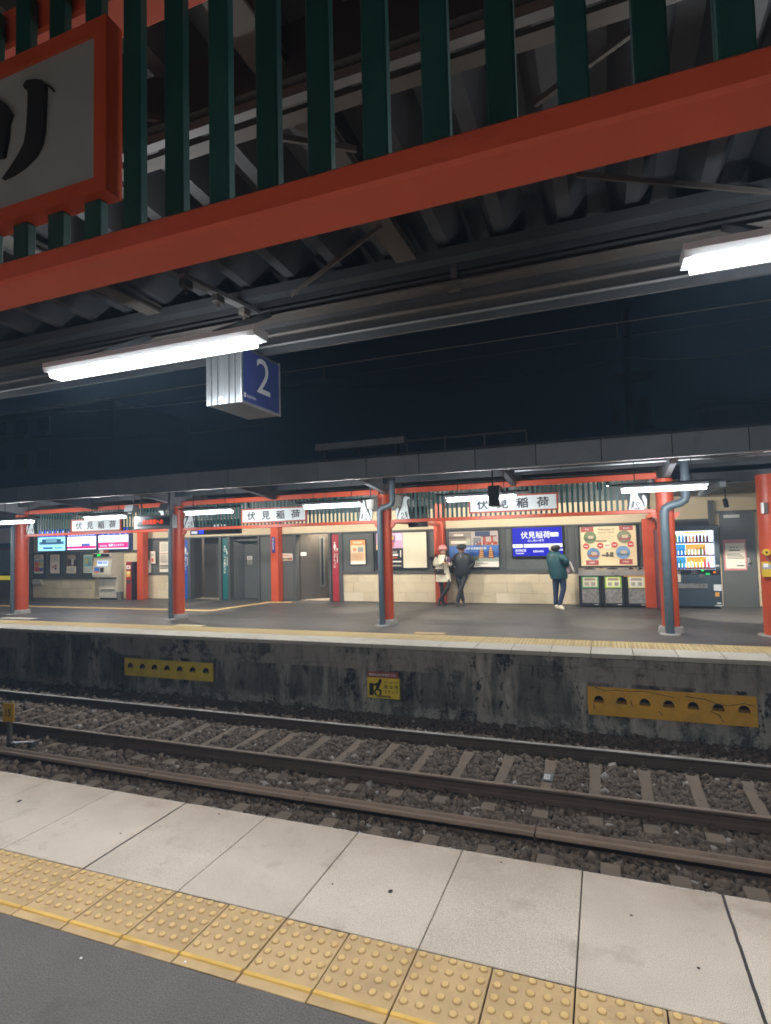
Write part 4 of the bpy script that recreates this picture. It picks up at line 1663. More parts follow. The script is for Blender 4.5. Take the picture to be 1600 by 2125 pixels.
zb0, zb1 = P(120, 1200, YB_)[1], P(120, 1146, YB_)[1]
b = MB()
b.box(XB(64), XB(283), YB_ + .1, YB_ + .2, Z_FAR, 3.05, CREAM)
b.build('booth_wall', bd)
b = MB()
b.box(XB(64), XB(196), YB_ + .02, YB_ + .0985, zb0, zb1, FRAME)
for u in (64, 96, 131, 165):
    b.box(XB(u), XB(u) + .07, YB_ - .02, YB_ + .019, zb0 + .05, zb1, FRAME)
b.box(XB(64), XB(196), YB_ - .03, YB_ + .019, zb0 - .02, zb0 + .048, FRAME)
b.build('poster_rack', bd)
for k in range(8):
    for rI in range(2):
        w = (XB(190) - XB(66)) / 8
        b = MB()
        hh = (zb0 - .03 - Z_FAR) / 2
        b.box(XB(66) + k * w + .002, XB(66) + (k + 1) * w - .002, YB_ + .06, YB_ + .099, Z_FAR + rI * hh + .003, Z_FAR + (rI + 1) * hh - .003, STONE2 if random.random() < .18 else STONE)
        b.build('stone_panel', bd)
b = MB()
b.box(XB(57), XB(64), YB_ - .1, YB_ + .2, Z_FAR, 3.05, DARKIN)
b.build('booth_end', bd)
b = MB()
b.box(XB(200), XB(283), YB_ + .03, YB_ + .095, P(240, 1145, YB_)[1] - .02, P(240, 1145, YB_)[1] + .05, FRAME)
b.build('booth_ledge', bd)

# section between first pilaster and the men's entrance
panel(297, 380, Z_ST + .076, Z_TOP - .002, FRAME2)
dado(297, 379)
post(392, 397)
post(456, 461)
post(475, 479)
post(536, 540)
panel(540, 609, Z_FAR, Z_TOP - .002, FRAME2)
panel(379.2, 391.8, Z_FAR, Z_TOP - .002, FRAME2, dy=.03)
panel(461.2, 474.8, Z_FAR, Z_TOP - .002, FRAME2, dy=.03)
panel(688.2, 704.8, Z_FAR, Z_TOP - .002, FRAME2, dy=.03)
post(609.5, 616)
post(684, 688)
post(705, 712)
# interiors behind the two open entrances
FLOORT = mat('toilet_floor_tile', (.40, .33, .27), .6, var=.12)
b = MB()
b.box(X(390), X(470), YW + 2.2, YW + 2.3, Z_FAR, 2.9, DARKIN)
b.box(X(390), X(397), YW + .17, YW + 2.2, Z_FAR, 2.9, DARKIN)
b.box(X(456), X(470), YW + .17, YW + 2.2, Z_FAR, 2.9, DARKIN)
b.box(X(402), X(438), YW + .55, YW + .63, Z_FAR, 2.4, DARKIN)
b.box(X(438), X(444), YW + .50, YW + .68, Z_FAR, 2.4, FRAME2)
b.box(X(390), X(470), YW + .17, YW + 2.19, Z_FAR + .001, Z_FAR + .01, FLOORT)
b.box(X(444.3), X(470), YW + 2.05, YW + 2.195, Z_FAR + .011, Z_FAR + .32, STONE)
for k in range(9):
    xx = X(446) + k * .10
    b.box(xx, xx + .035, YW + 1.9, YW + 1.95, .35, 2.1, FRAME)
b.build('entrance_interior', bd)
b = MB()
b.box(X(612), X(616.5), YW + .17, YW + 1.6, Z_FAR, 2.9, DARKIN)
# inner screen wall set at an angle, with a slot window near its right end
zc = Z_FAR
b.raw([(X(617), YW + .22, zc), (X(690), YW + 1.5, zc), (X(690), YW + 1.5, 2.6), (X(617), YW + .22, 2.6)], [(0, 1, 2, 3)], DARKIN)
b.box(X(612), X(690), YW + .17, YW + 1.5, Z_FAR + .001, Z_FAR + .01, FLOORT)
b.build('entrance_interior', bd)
b = MB()


def on_ang(u, z, off=.0):
    x0, y0, x1, y1 = X(617), YW + .22, X(690), YW + 1.5
    d = Vector((x1 - x0, y1 - y0, 0)).normalized()
    n = Vector((d.y, -d.x, 0))
    # find x along the line under pixel u
    best = min((abs(u - proj_u(x0 + (x1 - x0) * t / 200, y0 + (y1 - y0) * t / 200, z)), t) for t in range(201))[1] / 200
    p = Vector((x0, y0, z)).lerp(Vector((x1, y1, z)), best)
    return p + n * off


def proj_u(x, y, z):
    p = np.array([x, y, z - CAM_H])
    return 800 + FPX * (p @ RIGHT) / (p @ FWD)


for (u0, u1, z0, z1, m, off) in ((664.5, 675, .25, 1.88, FRAME2, .02), (667.5, 672, .33, 1.84, BLACK, .022)):
    p, q = on_ang(u0, 0, off), on_ang(u1, 0, off)
    b.poly([(p.x, p.y, z0), (q.x, q.y, z0), (q.x, q.y, z1), (p.x, p.y, z1)], m)
b.build('slot_window', bd)
b = MB()
p, q = on_ang(624, 0, .02), on_ang(637, 0, .02)
z0, z1 = Zv(630, 1153.5), Zv(630, 1146.5)
b.poly([(p.x, p.y, z0), (q.x, q.y, z0), (q.x, q.y, z1), (p.x, p.y, z1)], WHITEP)
b.build('small_notice', bd)

# warm ceiling lamps inside both entrances
for (ua, ub, ya, yb) in ((440, 456, YW + 1.0, YW + 1.5), (655, 684, YW + .35, YW + .7)):
    b = MB()
    b.box(X(ua), X(ub), ya, yb, 2.55, 2.58, glow('interior_lamp', (1, .86, .66), 150))
    b.build('interior_lamp', bd)

# accessible toilet: recess and door
b = MB()
yd2 = YW + .45
b.raw([(X(479), YW + .16, Z_FAR), (X(491), yd2, Z_FAR), (X(491), yd2, Z_TOP), (X(479), YW + .16, Z_TOP)], [(0, 1, 2, 3)], FRAME)
b.box(X(479), X(537), YW + .17, YW + .44, 1.80, Z_TOP, FRAME)
b.box(X(530), X(536.5), YW + .17, YW + .50, Z_FAR, 1.80, FRAME2)
b.build('door_recess', bd)
b = MB()
b.box(X(490, yd2), X(536.5, yd2), yd2, yd2 + .06, Z_FAR + .01, 1.88, FRAME2, bev=.004)
dr = b.build('door', bd)
b = MB()
x0, x1, z0, z1 = wrect(500.5, 1131, 506, 1175, yd2)
b.box(x0, x1, yd2 - .006, yd2 + .001, z0, z1, mat('lit_door_slot', (.5, .46, .36), .4, var=.05, emit=(.9, .8, .6), estr=.45))
b.build('slot_glass', dr)
b = MB()
for v in (1176, 1195, 1203):
    x, z = P(494, v, yd2)
    b.box(x - .03, x + .03, yd2 - .05, yd2 + .001, z - .025, z + .025, ALU, bev=.008)
b.build('lock', dr)
for (u0, v0, u1, v1) in ((513, 1154, 523.5, 1161.5), (513, 1162.5, 524, 1171.5)):
    b = MB()
    r = wrect(u0, v0, u1, v1, yd2)
    sheet(b, r, yd2 - .004, WHITEP if v0 < 1160 else pc(150, 150, 145), [(.15, .2, .85, .35, pc(90, 90, 90)), (.25, .55, .75, .75, pc(110, 110, 110))])
    b.build('door_notice', dr)


# vertical toilet signs
def vsign(u0, v0, u1, v1, low, colr, dark, name, text, label, female=None):
    yv = YW - .01
    x0, x1, z0, z1 = wrect(u0, v0, u1, v1, yv)
    z0 = Z_FAR + .01
    t = thing('toilet_sign', ((x0 + x1) / 2, yv, z0), label, 'sign', 'vertical toilet signs')
    zs = Zv((u0 + u1) / 2, low)
    b = MB()
    b.box(x0, x1, yv, yv + .035, zs, z1, colr)
    b.build('plate', t)
    nsl = 18
    hh = (zs - z0) / nsl
    for k in range(nsl):
        b = MB()
        b.box(x0, x1, yv + .004, yv + .035, z0 + k * hh + .004, z0 + (k + 1) * hh - .002, dark)
        b.build('louvre_slat', t)
    b = MB()
    W = x1 - x0
    yy = yv - .003
    cx = x0 + W * .42
    zc = zs + (z1 - zs) * .80
    hd = W * .11
    b.poly([(cx + hd * math.cos(a), yy, zc + hd * math.sin(a)) for a in [k * math.pi / 5 for k in range(10)]], WHITEP)
    if text == 'wc':
        # wheelchair symbol
        for k in range(12):
            a0, a1 = math.radians(-200 + k * 20), math.radians(-180 + k * 20)
            R0, R1 = W * .20, W * .27
            c2 = (cx + W * .04, zc - W * .52)
            b.poly([(c2[0] + R0 * math.cos(a0), yy, c2[1] + R0 * math.sin(a0)), (c2[0] + R1 * math.cos(a0), yy, c2[1] + R1 * math.sin(a0)), (c2[0] + R1 * math.cos(a1), yy, c2[1] + R1 * math.sin(a1)), (c2[0] + R0 * math.cos(a1), yy, c2[1] + R0 * math.sin(a1))], WHITEP)
        b.qy(cx - W * .05, cx + W * .05, zc - W * .48, zc - W * .14, yy, WHITEP)
        b.qy(cx - W * .05, cx + W * .28, zc - W * .50, zc - W * .41, yy - .001, WHITEP)
        b.poly([(cx + W * .19, yy, zc - W * .46), (cx + W * .28, yy, zc - W * .46), (cx + W * .42, yy, zc - W * .80), (cx + W * .33, yy, zc - W * .82)], WHITEP)
    else:
        if female:
            b.poly([(cx - W * .09, yy, zc - W * .15), (cx - W * .24, yy, zc - W * .72), (cx + W * .24, yy, zc - W * .72), (cx + W * .09, yy, zc - W * .15)], WHITEP)
        else:
            b.qy(cx - W * .19, cx + W * .19, zc - W * .72, zc - W * .15, yy, WHITEP)
        b.qy(cx - W * .12, cx - W * .015, zc - W * 1.1, zc - W * .72, yy, WHITEP)
        b.qy(cx + W * .015, cx + W * .12, zc - W * 1.1, zc - W * .72, yy, WHITEP)
    b.poly([(x0 + W * .80 + W * .12 * math.cos(a), yy, zc - W * .95 + W * .2 * math.sin(a)) for a in [k * math.pi / 4 for k in range(8)]], WHITEP)
    b.qy(x0 + W * .12, x0 + W * .95, zc - W * 1.30, zc - W * 1.27, yy, WHITEP)
    zt2 = zc - W * 1.45
    for k, ch in enumerate(name):
        letter(b, ch, (cx, yy, zt2 - W * (.22 + .42 * k)), EX, EZ, WHITEP, w=W * .36, h=W * .38, center=True, bold=.02)
    for k in range(7):
        b.qy(x0 + W * .74, x0 + W * .88, zt2 - W * (.1 + .19 * k) - W * .13, zt2 - W * (.1 + .19 * k), yy, WHITEP)
    b.build('print', t)


BLU, BLU2 = mat('sign_blue', (.022, .07, .36), .45, var=.05), mat('sign_blue_lower', (.022, .10, .40), .45, var=.08)
TEA, TEA2 = mat('sign_teal', (.010, .12, .13), .45, var=.05), mat('sign_teal_lower', (.012, .14, .15), .45, var=.08)
CRI, CRI2 = mat('sign_crimson', (.36, .022, .035), .45, var=.05), mat('sign_crimson_lower', (.42, .03, .045), .45, var=.08)
vsign(380.3, 1121, 391.6, 1244, 1198, BLU, BLU2, '男性トイレ', '', 'blue vertical sign with male figure beside the men\'s toilet entrance')
vsign(461.5, 1118, 474.5, 1246, 1198, TEA, TEA2, '多機能トイレ', 'wc', 'teal vertical sign with wheelchair symbol beside the grey door')
vsign(688.5, 1109, 704.5, 1248, 1196, CRI, CRI2, '女性トイレ', '', 'crimson vertical sign with female figure beside the women\'s toilet entrance', True)

# pilasters
for (u0, u1, vb, dy, wtxt) in ((284, 296, 1243, -.38, 'right of the ticket machine'), (562, 577, 1248, -.30, 'right of the accessible toilet door'), (904, 941, 1250, -.30, 'behind the woman in the pink hat'), (1337, 1365, 1258, -.42, 'right of the waste bins')):
    y_ = YW + dy
    x0, x1 = P(u0, 1180, y_)[0], P(u1, 1180, y_)[0]
    if u0 == 904:
        x0, x1 = P(904, 1240, y_)[0], P(923, 1240, y_)[0]
    t = thing('pilaster', ((x0 + x1) / 2, y_, Z_FAR), 'square vermilion post against the station wall, ' + wtxt, 'post', 'red posts along the station wall')
    b = MB()
    b.box(x0, x1, y_, y_ + (.29 if dy > -.35 else .26), Z_FAR, 2.06 if u0 > 1300 else 2.69, RED, bev=.01)
    b.build('shaft', t)
# beams running from the columns back to the wall posts
for (xc, u1, yk) in ((-4.42, 913, YW - .30), (1.095, 1350, YW - .42)):
    x1 = P(u1, 1180, yk)[0]
    if u1 == 913:
        x1 = P(915, 1240, yk)[0]
    t = thing('tie_beam', ((xc + x1) / 2, (Y_COL + yk) / 2, 2.07), 'red beam running back from %s column to a wall post' % ('the middle' if u1 == 913 else 'the vending machine'), 'beam', 'red beams running back to the wall')
    b = MB()
    b.bar((xc, Y_COL + .16, 2.10), (x1, yk - .002, 2.10), .10, .085, RED)
    b.build('beam', t)
# blue station plate on the middle pilaster
y_ = YW - .31
r = wrect(563.5, 1114, 571, 1147, y_)
t = thing('pillar_name_plate', ((r[0] + r[1]) / 2, y_, r[2]), 'narrow dark blue plate with vertical white letters on a red post', 'sign')
b = MB()
b.box(r[0], r[1], y_ - .006, y_ + .009, r[2], r[3], mat('plate_navy', (.03, .035, .19), .4, var=.05))
b.build('plate', t)
b = MB()
for k, ch in enumerate('ふしみいなり'):
    letter(b, ch, ((r[0] + r[1]) / 2, y_ - .008, r[3] - .07 - .062 * k), EX, EZ, WHITEP, h=.05, center=True, bold=.02)
b.build('lettering', t)


# ------------------------------------------------------------------ posters, notices and screens
def poster(u0, v0, u1, v1, label, cat, base, blocks=(), texts=(), y=None, frame=FRAME, fw=.02, name='poster', th=.02):
    yy = (YW - .06) if y is None else y
    r = wrect(u0, v0, u1, v1, yy)
    t = thing(name, ((r[0] + r[1]) / 2, yy, r[2]), label, cat)
    if frame is not None:
        b = MB()
        frame_y(b, r, fw, yy - .012, yy + th, frame)
        b.build('frame', t)
        r = (r[0] + fw, r[1] - fw, r[2] + fw, r[3] - fw)
    b = MB()
    b.box(r[0], r[1], yy + .0005, yy + th, r[2], r[3], base)
    b.build('backing', t)
    b = MB()
    sheet(b, r, yy - .001, base, blocks, texts)
    b.build('print', t)
    return t


def rows(a0, a1, b0, b1, n, m, fill=.5):
    out = []
    h = (b1 - b0) / n
    for k in range(n):
        out.append((a0, b0 + h * k + h * (1 - fill) / 2, a1 - (a1 - a0) * random.choice((0, 0, .1, .25)), b0 + h * k + h * (1 + fill) / 2, m))
    return out


PW_, PG, PK = pc(226, 218, 205), pc(150, 145, 140), pc(60, 58, 58)
yB = YB_ - .004
poster(70, 1150, 91.5, 1191, 'colourful poster in the leftmost of the four booth frames', 'poster', PW_, [(.05, .62, .95, .70, pc(120, 150, 180)), (.05, .36, .5, .60, pc(225, 110, 50)), (.5, .36, .95, .60, pc(190, 190, 90)), (.05, .10, .55, .34, pc(210, 70, 70)), (.55, .12, .95, .30, pc(90, 90, 160))] + rows(.1, .9, .74, .96, 4, PG), y=yB, frame=BLACK)
poster(103.5, 1150, 125, 1191, 'pinkish text notice in the second booth frame', 'poster', pc(226, 208, 195), rows(.12, .9, .62, .95, 7, PG, .35) + [(.25, .30, .42, .40, pc(150, 90, 70)), (.5, .36, .7, .46, pc(170, 70, 60)), (.5, .2, .7, .32, PK)], y=yB, frame=BLACK)
poster(137.5, 1150, 159.5, 1191, 'brown photograph poster in the third booth frame', 'poster', pc(215, 205, 185), [(0, .38, 1, 1, pc(130, 110, 95)), (.1, .42, .5, .85, pc(80, 65, 58)), (.5, .45, .75, .95, pc(200, 190, 175)), (.72, .4, .95, .7, pc(60, 50, 48)), (.2, .76, .9, .92, pc(165, 145, 125))] + rows(.2, .8, .05, .3, 4, PG, .3), y=yB, frame=BLACK)
poster(172.5, 1150, 193, 1190, 'pale map poster in the booth frame beside the ticket machine', 'poster', pc(205, 215, 200), [(.1, .35, .9, .92, pc(140, 185, 180)), (.2, .5, .5, .8, pc(190, 190, 110)), (.5, .4, .85, .6, pc(110, 150, 175))] + rows(.1, .9, .05, .28, 4, PG, .3), y=yB, frame=BLACK)
poster(331, 1124.5, 352, 1187, 'tall cream poster with a red line, half hidden by the second pipe', 'poster', pc(232, 222, 205), rows(.12, .9, .68, .95, 9, PG, .25) + [(.05, .60, .95, .615, pc(190, 60, 50))] + rows(.12, .9, .3, .56, 8, PG, .25) + rows(.1, .9, .1, .25, 3, PK, .4), frame=None)
poster(311, 1144, 322, 1169.5, 'small cream notice with a red blob on the dark panel', 'notice', pc(228, 220, 205), [(.3, .15, .7, .42, pc(210, 60, 40)), (.3, .6, .7, .8, pc(190, 180, 160))], frame=None)
poster(296.5, 1163, 311, 1189, 'small cream leaflet rack beside the red post', 'notice', pc(215, 210, 190), rows(.1, .9, .1, .9, 5, pc(150, 150, 140), .4), frame=None, th=.06)
poster(579, 1149, 608.5, 1163, 'wide white notice with a coloured strip right of the middle post', 'notice', pc(226, 214, 205), [(.08, .1, .92, .38, pc(110, 140, 130)), (.4, .1, .6, .38, pc(170, 150, 90)), (.7, .1, .92, .38, pc(160, 90, 80)), (.15, .66, .75, .78, pc(210, 130, 120))], frame=None, y=YW - .012)
# framed boards on the poster wall
panel(712, 773, Z_ST + .078, Z_TOP - .002, FRAME2)
panel(778, 893, Z_ST + .078, Z_TOP - .002, FRAME)
panel(893.3, 1345, Z_ST + .078, Z_TOP - .002, FRAME2)
for u in (773.2, 1046, 1175, 1190):
    b = MB()
    b.box(X(u), X(u) + .055, YW - .05, YW + .15, Z_ST + .076, Z_TOP - .001, FRAME)
    b.build('mullion', bd)
dado(712, 1345)
orange = pc(232, 150, 95)
poster(725.5, 1119.5, 760.5, 1172, 'small orange and cream poster in a black frame on the grey panel', 'poster', pc(236, 205, 165), [(0, .78, 1, 1, orange), (.12, .50, .45, .70, pc(240, 225, 205)), (.5, .50, .85, .70, pc(150, 155, 155)), (.16, .53, .41, .67, pc(225, 150, 110)), (.2, .85, .8, .93, pc(240, 200, 165)), (0, 0, 1, .12, pc(240, 235, 225))] + rows(.12, .88, .16, .46, 7, pc(205, 165, 130), .3), frame=BLACK, y=YW - .03)
t = poster(778, 1104.5, 889, 1180.5, 'wide glazed poster case, left half purple and black, right half blank', 'poster case', pc(214, 205, 182), [(.0, .0, .54, .62, pc(38, 32, 34)), (.0, .56, .54, 1, pc(196, 160, 190)), (.26, .72, .38, .92, pc(110, 70, 140)), (.40, .78, .52, .98, pc(215, 200, 230)), (.30, .60, .36, .76, pc(205, 90, 85)), (.33, .80, .36, .90, pc(220, 180, 60)),
                                                                                                                        (.28, .34, .44, .40, WHITEP), (.28, .27, .42, .31, pc(190, 80, 60)), (.48, .30, .50, .50, WHITEP), (.28, .16, .50, .20, WHITEP), (.28, .05, .50, .08, pc(170, 165, 160)), (.0, .52, .2, .66, pc(230, 200, 140))], [('SALE', .36, .45, .06, WHITEP)], frame=BLACK, fw=.035)
# poster with shrine and pagoda photographs
sky1, sky2 = pc(70, 110, 175), pc(40, 80, 150)
red_, gold = pc(165, 70, 55), pc(215, 160, 95)
bl_ = [(0, .15, 1, .60, sky1), (.42, .15, 1, .42, sky2), (0, .60, 1, 1, pc(175, 165, 160)), (0, .60, .46, .98, pc(135, 125, 115)), (.04, .66, .36, .74, pc(215, 205, 190)), (.0, .8, .34, .86, pc(95, 85, 78)), (.10, .88, .30, .93, pc(205, 198, 186)), (.36, .62, .44, .8, pc(170, 170, 150)), (.50, .60, .66, .82, pc(120, 120, 130)), (.62, .62, .98, .70, red_), (.70, .70, .75, .84, red_), (.86, .70, .9, .84, red_), (.66, .84, .97, .87, pc(110, 50, 40)), (.54, .86, .84, .99, pc(60, 70, 100)),
       (.44, .15, 1, .26, pc(150, 160, 150)), (.44, .19, .6, .30, pc(90, 105, 80)), (0, 0, 1, .15, pc(226, 218, 210)), (.30, .035, .62, .055, pc(120, 110, 105)), (.5, .09, .78, .105, pc(120, 110, 105))]
for c0 in (.66, .85):
    for k in range(5):
        wv = .075 - .009 * k
        bl_.append((c0 - wv, .25 + .055 * k, c0 + wv, .272 + .055 * k, pc(120, 80, 60)))
        bl_.append((c0 - wv * .6, .272 + .055 * k, c0 + wv * .6, .305 + .055 * k, gold))
    bl_.append((c0 - .004, .525, c0 + .004, .58, gold))
for k in range(14):
    a0 = random.uniform(.46, .95)
    bl_.append((a0, .60 + random.random() * .06, a0 + .02, .66 + random.random() * .05, random.choice((red_, pc(220, 210, 205), PK, pc(190, 120, 110)))))
poster(929, 1102, 1038.5, 1178.5, 'travel poster of shrine gates and two pagodas behind the man in black', 'poster', pc(200, 195, 190), bl_, [('京都 伏見稲荷の旅', .55, .52, .07, WHITEP), ('世界とつながる駅', .55, .11, .05, pc(110, 100, 100))], frame=BLACK, fw=.03)
# blue station display
yy = YW - .10
r = wrect(1060, 1094, 1171, 1155.5, yy)
t = thing('station_display', ((r[0] + r[1]) / 2, yy, r[2]), 'lit blue station name display with white lettering on the wall', 'display')
b = MB()
b.box(r[0], r[1], yy + .001, yy + .10, r[2], r[3], BLACK, bev=.01)
b.build('case', t)
b = MB()
sc_b, sc_w, sc_d = screen(8, 10, 200, .75), screen(255, 255, 255, 1.0), screen(4, 6, 120, 1.0)
rr = (r[0] + .035, r[1] - .035, r[2] + .035, r[3] - .03)
sheet(b, rr, yy - .001, sc_b, [(0, .30, 1, .42, sc_w), (0, .425, 1, .44, sc_d), (.045, .34, .075, .38, sc_b)], [('伏見稲荷', .47, .74, .24, sc_w), ('ふしみいなり', .47, .545, .085, sc_w), ('鳥羽街道', .16, .20, .09, sc_w), ('Tobakaido', .14, .10, .05, sc_w), ('龍谷大前深草', .88, .20, .07, sc_w), ('KEIHAN', .52, .16, .07, sc_w)])
W_, H_ = rr[1] - rr[0], rr[3] - rr[2]
b.qy(rr[0] + .77 * W_, rr[0] + .93 * W_, rr[2] + .67 * H_, rr[2] + .81 * H_, yy - .006, sc_w)
letter(b, 'KH 34', (rr[0] + .85 * W_, yy - .0075, rr[2] + .74 * H_), EX, EZ, sc_b, w=.13 * W_, center=True)
b.poly([(rr[0] + .20 * W_, yy - .007, rr[2] + .30 * H_), (rr[0] + .225 * W_, yy - .007, rr[2] + .30 * H_), (rr[0] + .245 * W_, yy - .007, rr[2] + .36 * H_), (rr[0] + .225 * W_, yy - .007, rr[2] + .42 * H_), (rr[0] + .20 * W_, yy - .007, rr[2] + .42 * H_), (rr[0] + .22 * W_, yy - .007, rr[2] + .36 * H_)], sc_b)
b.build('screen', t)
# sightseeing map board
yy = YW - .07
r = wrect(1199, 1090, 1327, 1177, yy)
t = thing('sightseeing_map', ((r[0] + r[1]) / 2, yy, r[2]), 'glazed cream sightseeing board with round photographs above the waste bins', 'board')
b = MB()
frame_y(b, r, .045, yy - .03, yy + .05, BLACK)
b.build('frame', t)
b = MB()
rr = (r[0] + .045, r[1] - .045, r[2] + .045, r[3] - .045)
W_, H_ = rr[1] - rr[0], rr[3] - rr[2]
rb = pc(165, 50, 42)
sheet(b, rr, yy, pc(232, 212, 168), [(.02, .86, .25, .99, rb), (.71, .88, .95, .99, rb), (.09, .02, .32, .14, rb), (.69, .03, .92, .16, rb), (.28, .61, .48, .64, pc(70, 50, 40)), (.38, .24, .56, .28, pc(60, 50, 48)), (.46, .22, .50, .34, pc(70, 55, 60)), (.53, .22, .59, .34, pc(80, 70, 50))] + rows(.34, .62, .66, .80, 3, pc(190, 165, 125), .2),
      [('Welcome to', .475, .92, .055, pc(110, 85, 60)), ('another Kyoto', .475, .84, .06, pc(110, 85, 60)), ('宇治', .13, .93, .045, WHITEP), ('東福寺', .83, .935, .045, WHITEP), ('中書島', .20, .08, .045, WHITEP), ('平等院', .80, .095, .045, WHITEP)])


def disc(cx, cz, rad, m, k):
    c_ = (rr[0] + cx * W_, rr[2] + cz * H_)
    b.poly([(c_[0] + rad * H_ * math.cos(a), yy - .004 - k * .001, c_[1] + rad * H_ * math.sin(a)) for a in [i * math.pi / 10 for i in range(20)]], m)


for (cx, cz, rad, c1, c2) in ((.18, .72, .155, pc(95, 120, 60), pc(60, 75, 50)), (.79, .72, .165, pc(120, 130, 90), pc(150, 60, 55)), (.23, .30, .155, pc(90, 130, 175), pc(150, 80, 60)), (.76, .33, .165, pc(105, 150, 200), pc(70, 110, 140))):
    disc(cx, cz, rad, c1, 8)
    c_ = (rr[0] + cx * W_, rr[2] + cz * H_)
    b.qy(c_[0] - rad * H_ * .8, c_[0] + rad * H_ * .8, c_[1] - rad * H_ * .5, c_[1] - rad * H_ * .05, yy - .0135, c2)
    b.qy(c_[0] - rad * H_ * .3, c_[0] + rad * H_ * .55, c_[1] - rad * H_ * .2, c_[1] + rad * H_ * .3, yy - .0145, pc(200, 180, 150))
for (cx, cz) in ((.105, .50), (.36, .51), (.615, .52), (.90, .53)):
    disc(cx, cz, .075, pc(200, 45, 40), 8)
    b.qy(rr[0] + (cx - .03) * W_, rr[0] + (cx + .03) * W_, rr[2] + (cz - .012) * H_, rr[2] + (cz + .012) * H_, yy - .0135, WHITEP)
disc(.49, .50, .09, pc(240, 230, 205), 8)
letter(b, '稲荷', (rr[0] + .49 * W_, yy - .0135, rr[2] + .51 * H_), EX, EZ, rb, w=.08 * W_, center=True)
b.build('print', t)
b = MB()
gl = bpy.data.materials.new('clear_glazing')
gl.use_nodes = True
_b = gl.node_tree.nodes['Principled BSDF']
_b.inputs['Base Color'].default_value = (1, 1, 1, 1)
_b.inputs['Roughness'].default_value = .03
_b.inputs['Alpha'].default_value = .06
_b.inputs['Specular IOR Level'].default_value = .5
b.qy(r[0] + .045, r[1] - .045, r[2] + .045, r[3] - .045, yy - .024, gl)
b.build('glazing', t)

# three lit fare screens on the booth
yy = YB_ - .10
for i, (u0, v0, u1, v1, lb) in enumerate(((78, 1100, 136.5, 1144, 'leftmost of three lit fare screens, cyan picture below a blue band'), (138.5, 1100, 200.5, 1141, 'middle of three lit fare screens, white with magenta strip'), (203, 1096, 267.5, 1140, 'rightmost of three lit fare screens, white with broad magenta strip'))):
    r = wrect(u0, v0, u1, v1, yy)
    t = thing('fare_screen', ((r[0] + r[1]) / 2, yy, r[2]), lb, 'screen', 'lit fare screens above the booth')
    b = MB()
    b.box(r[0], r[1], yy + .001, yy + .19, r[2], r[3], mat('screen_case_blue', (.03, .06, .22), .4))
    b.build('case', t)
    rr = (r[0] + .03, r[1] - .03, r[2] + .03, r[3] - .02)
    b = MB()
    w_, dkb = screen(245, 240, 255, 1.5), screen(25, 30, 190, 1.0)
    if i == 0:
        bl_ = [(0, .66, 1, 1, dkb), (.05, .30, .95, .44, screen(70, 120, 160, .9)), (.15, .34, .85, .56, screen(60, 95, 130, .8)), (.3, .40, .7, .60, screen(120, 170, 190, .9)), (.2, .08, .55, .18, screen(50, 110, 160, 1)), (.62, .10, .9, .16, screen(90, 150, 180, 1))]
        base_ = screen(150, 220, 250, 1.3)
    else:
        bl_ = [(0, .66, 1, 1, dkb), (0, .04, 1, .17 if i == 1 else .32, screen(205, 40, 120, 1.2)), (.5, .17, .8, .30, screen(90, 110, 190, 1)) if i == 1 else (.05, .1, .3, .2, screen(230, 150, 190, 1.2))] + [(.08, .34 + .08 * k, .6 + .25 * random.random(), .36 + .08 * k, screen(150, 150, 165, 1)) for k in range(4)]
        base_ = w_
    for k in range(10):
        bl_.append((.04 + .096 * k, .70, .10 + .096 * k, .93, screen(170, 190, 255, 1.6) if (i == 1 or k % 2) else screen(60, 80, 230, 1.3)))
    tx = [('稲荷コンタクト', .62, .18, .13, w_)] if i == 2 else []
    sheet(b, rr, yy - .001, base_, bl_, tx)
    b.build('screen', t)

# ticket machine
xm0, xm1 = P(191, 1240, 15.05)[0], P(229, 1240, 15.05)[0]
ym0, ym1 = 15.05, YB_ + .09
zt_ = P(215, 1148, 15.05)[1]
TVM = mat('ticket_machine_beige', (.46, .43, .36), .45, var=.05)
t = thing('ticket_machine', ((xm0 + xm1) / 2, ym0, Z_FAR), 'beige ticket machine with touch screen and green light beside the booth posters', 'ticket machine')
Wm, Hm = xm1 - xm0, zt_ - Z_FAR
b = MB()
b.slab([(ym0 + .30, Z_FAR + .06), (ym1, Z_FAR + .06), (ym1, zt_), (ym0 + .02, zt_), (ym0, zt_ - .12), (ym0 + .05, zt_ - .16), (ym0 + .06, zt_ - .22), (ym0 + .0, Z_FAR + .90 * 1.0), (ym0 + .03, Z_FAR + .80), (ym0 + .28, Z_FAR + .78)], 0, 1, TVM)
b.v = [(xm0 + y * Wm, x, z) for x, y, z in b.v]
b.build('cabinet', t)
b = MB()
b.box(xm0 + .02, xm1 - .02, ym0 + .33, ym1 - .02, Z_FAR, Z_FAR + .0595, BLACK)
b.build('plinth', t)
b = MB()
b.box(xm0 + .05, xm1 - .05, ym0 - .012, ym0 + .01, zt_ - .11, zt_ - .02, BLACK)
b.qy(xm0 + .25, xm0 + .40, zt_ - .095, zt_ - .04, ym0 - .014, screen(20, 255, 70, 1.6))
b.build('status_light', t)
b = MB()
zA, zB = zt_ - .24, Z_FAR + .93


def slope(a0, c0, a1, c1, m, k=0):
    yA, yB2 = ym0 + .058, ym0 + .002
    f = lambda a, c: (xm0 + a * Wm, yA + (yB2 - yA) * (1 - c) - .004 - .002 * k, zB + (zA - zB) * c)
    b.poly([f(a0, c0), f(a1, c0), f(a1, c1), f(a0, c1)], m)


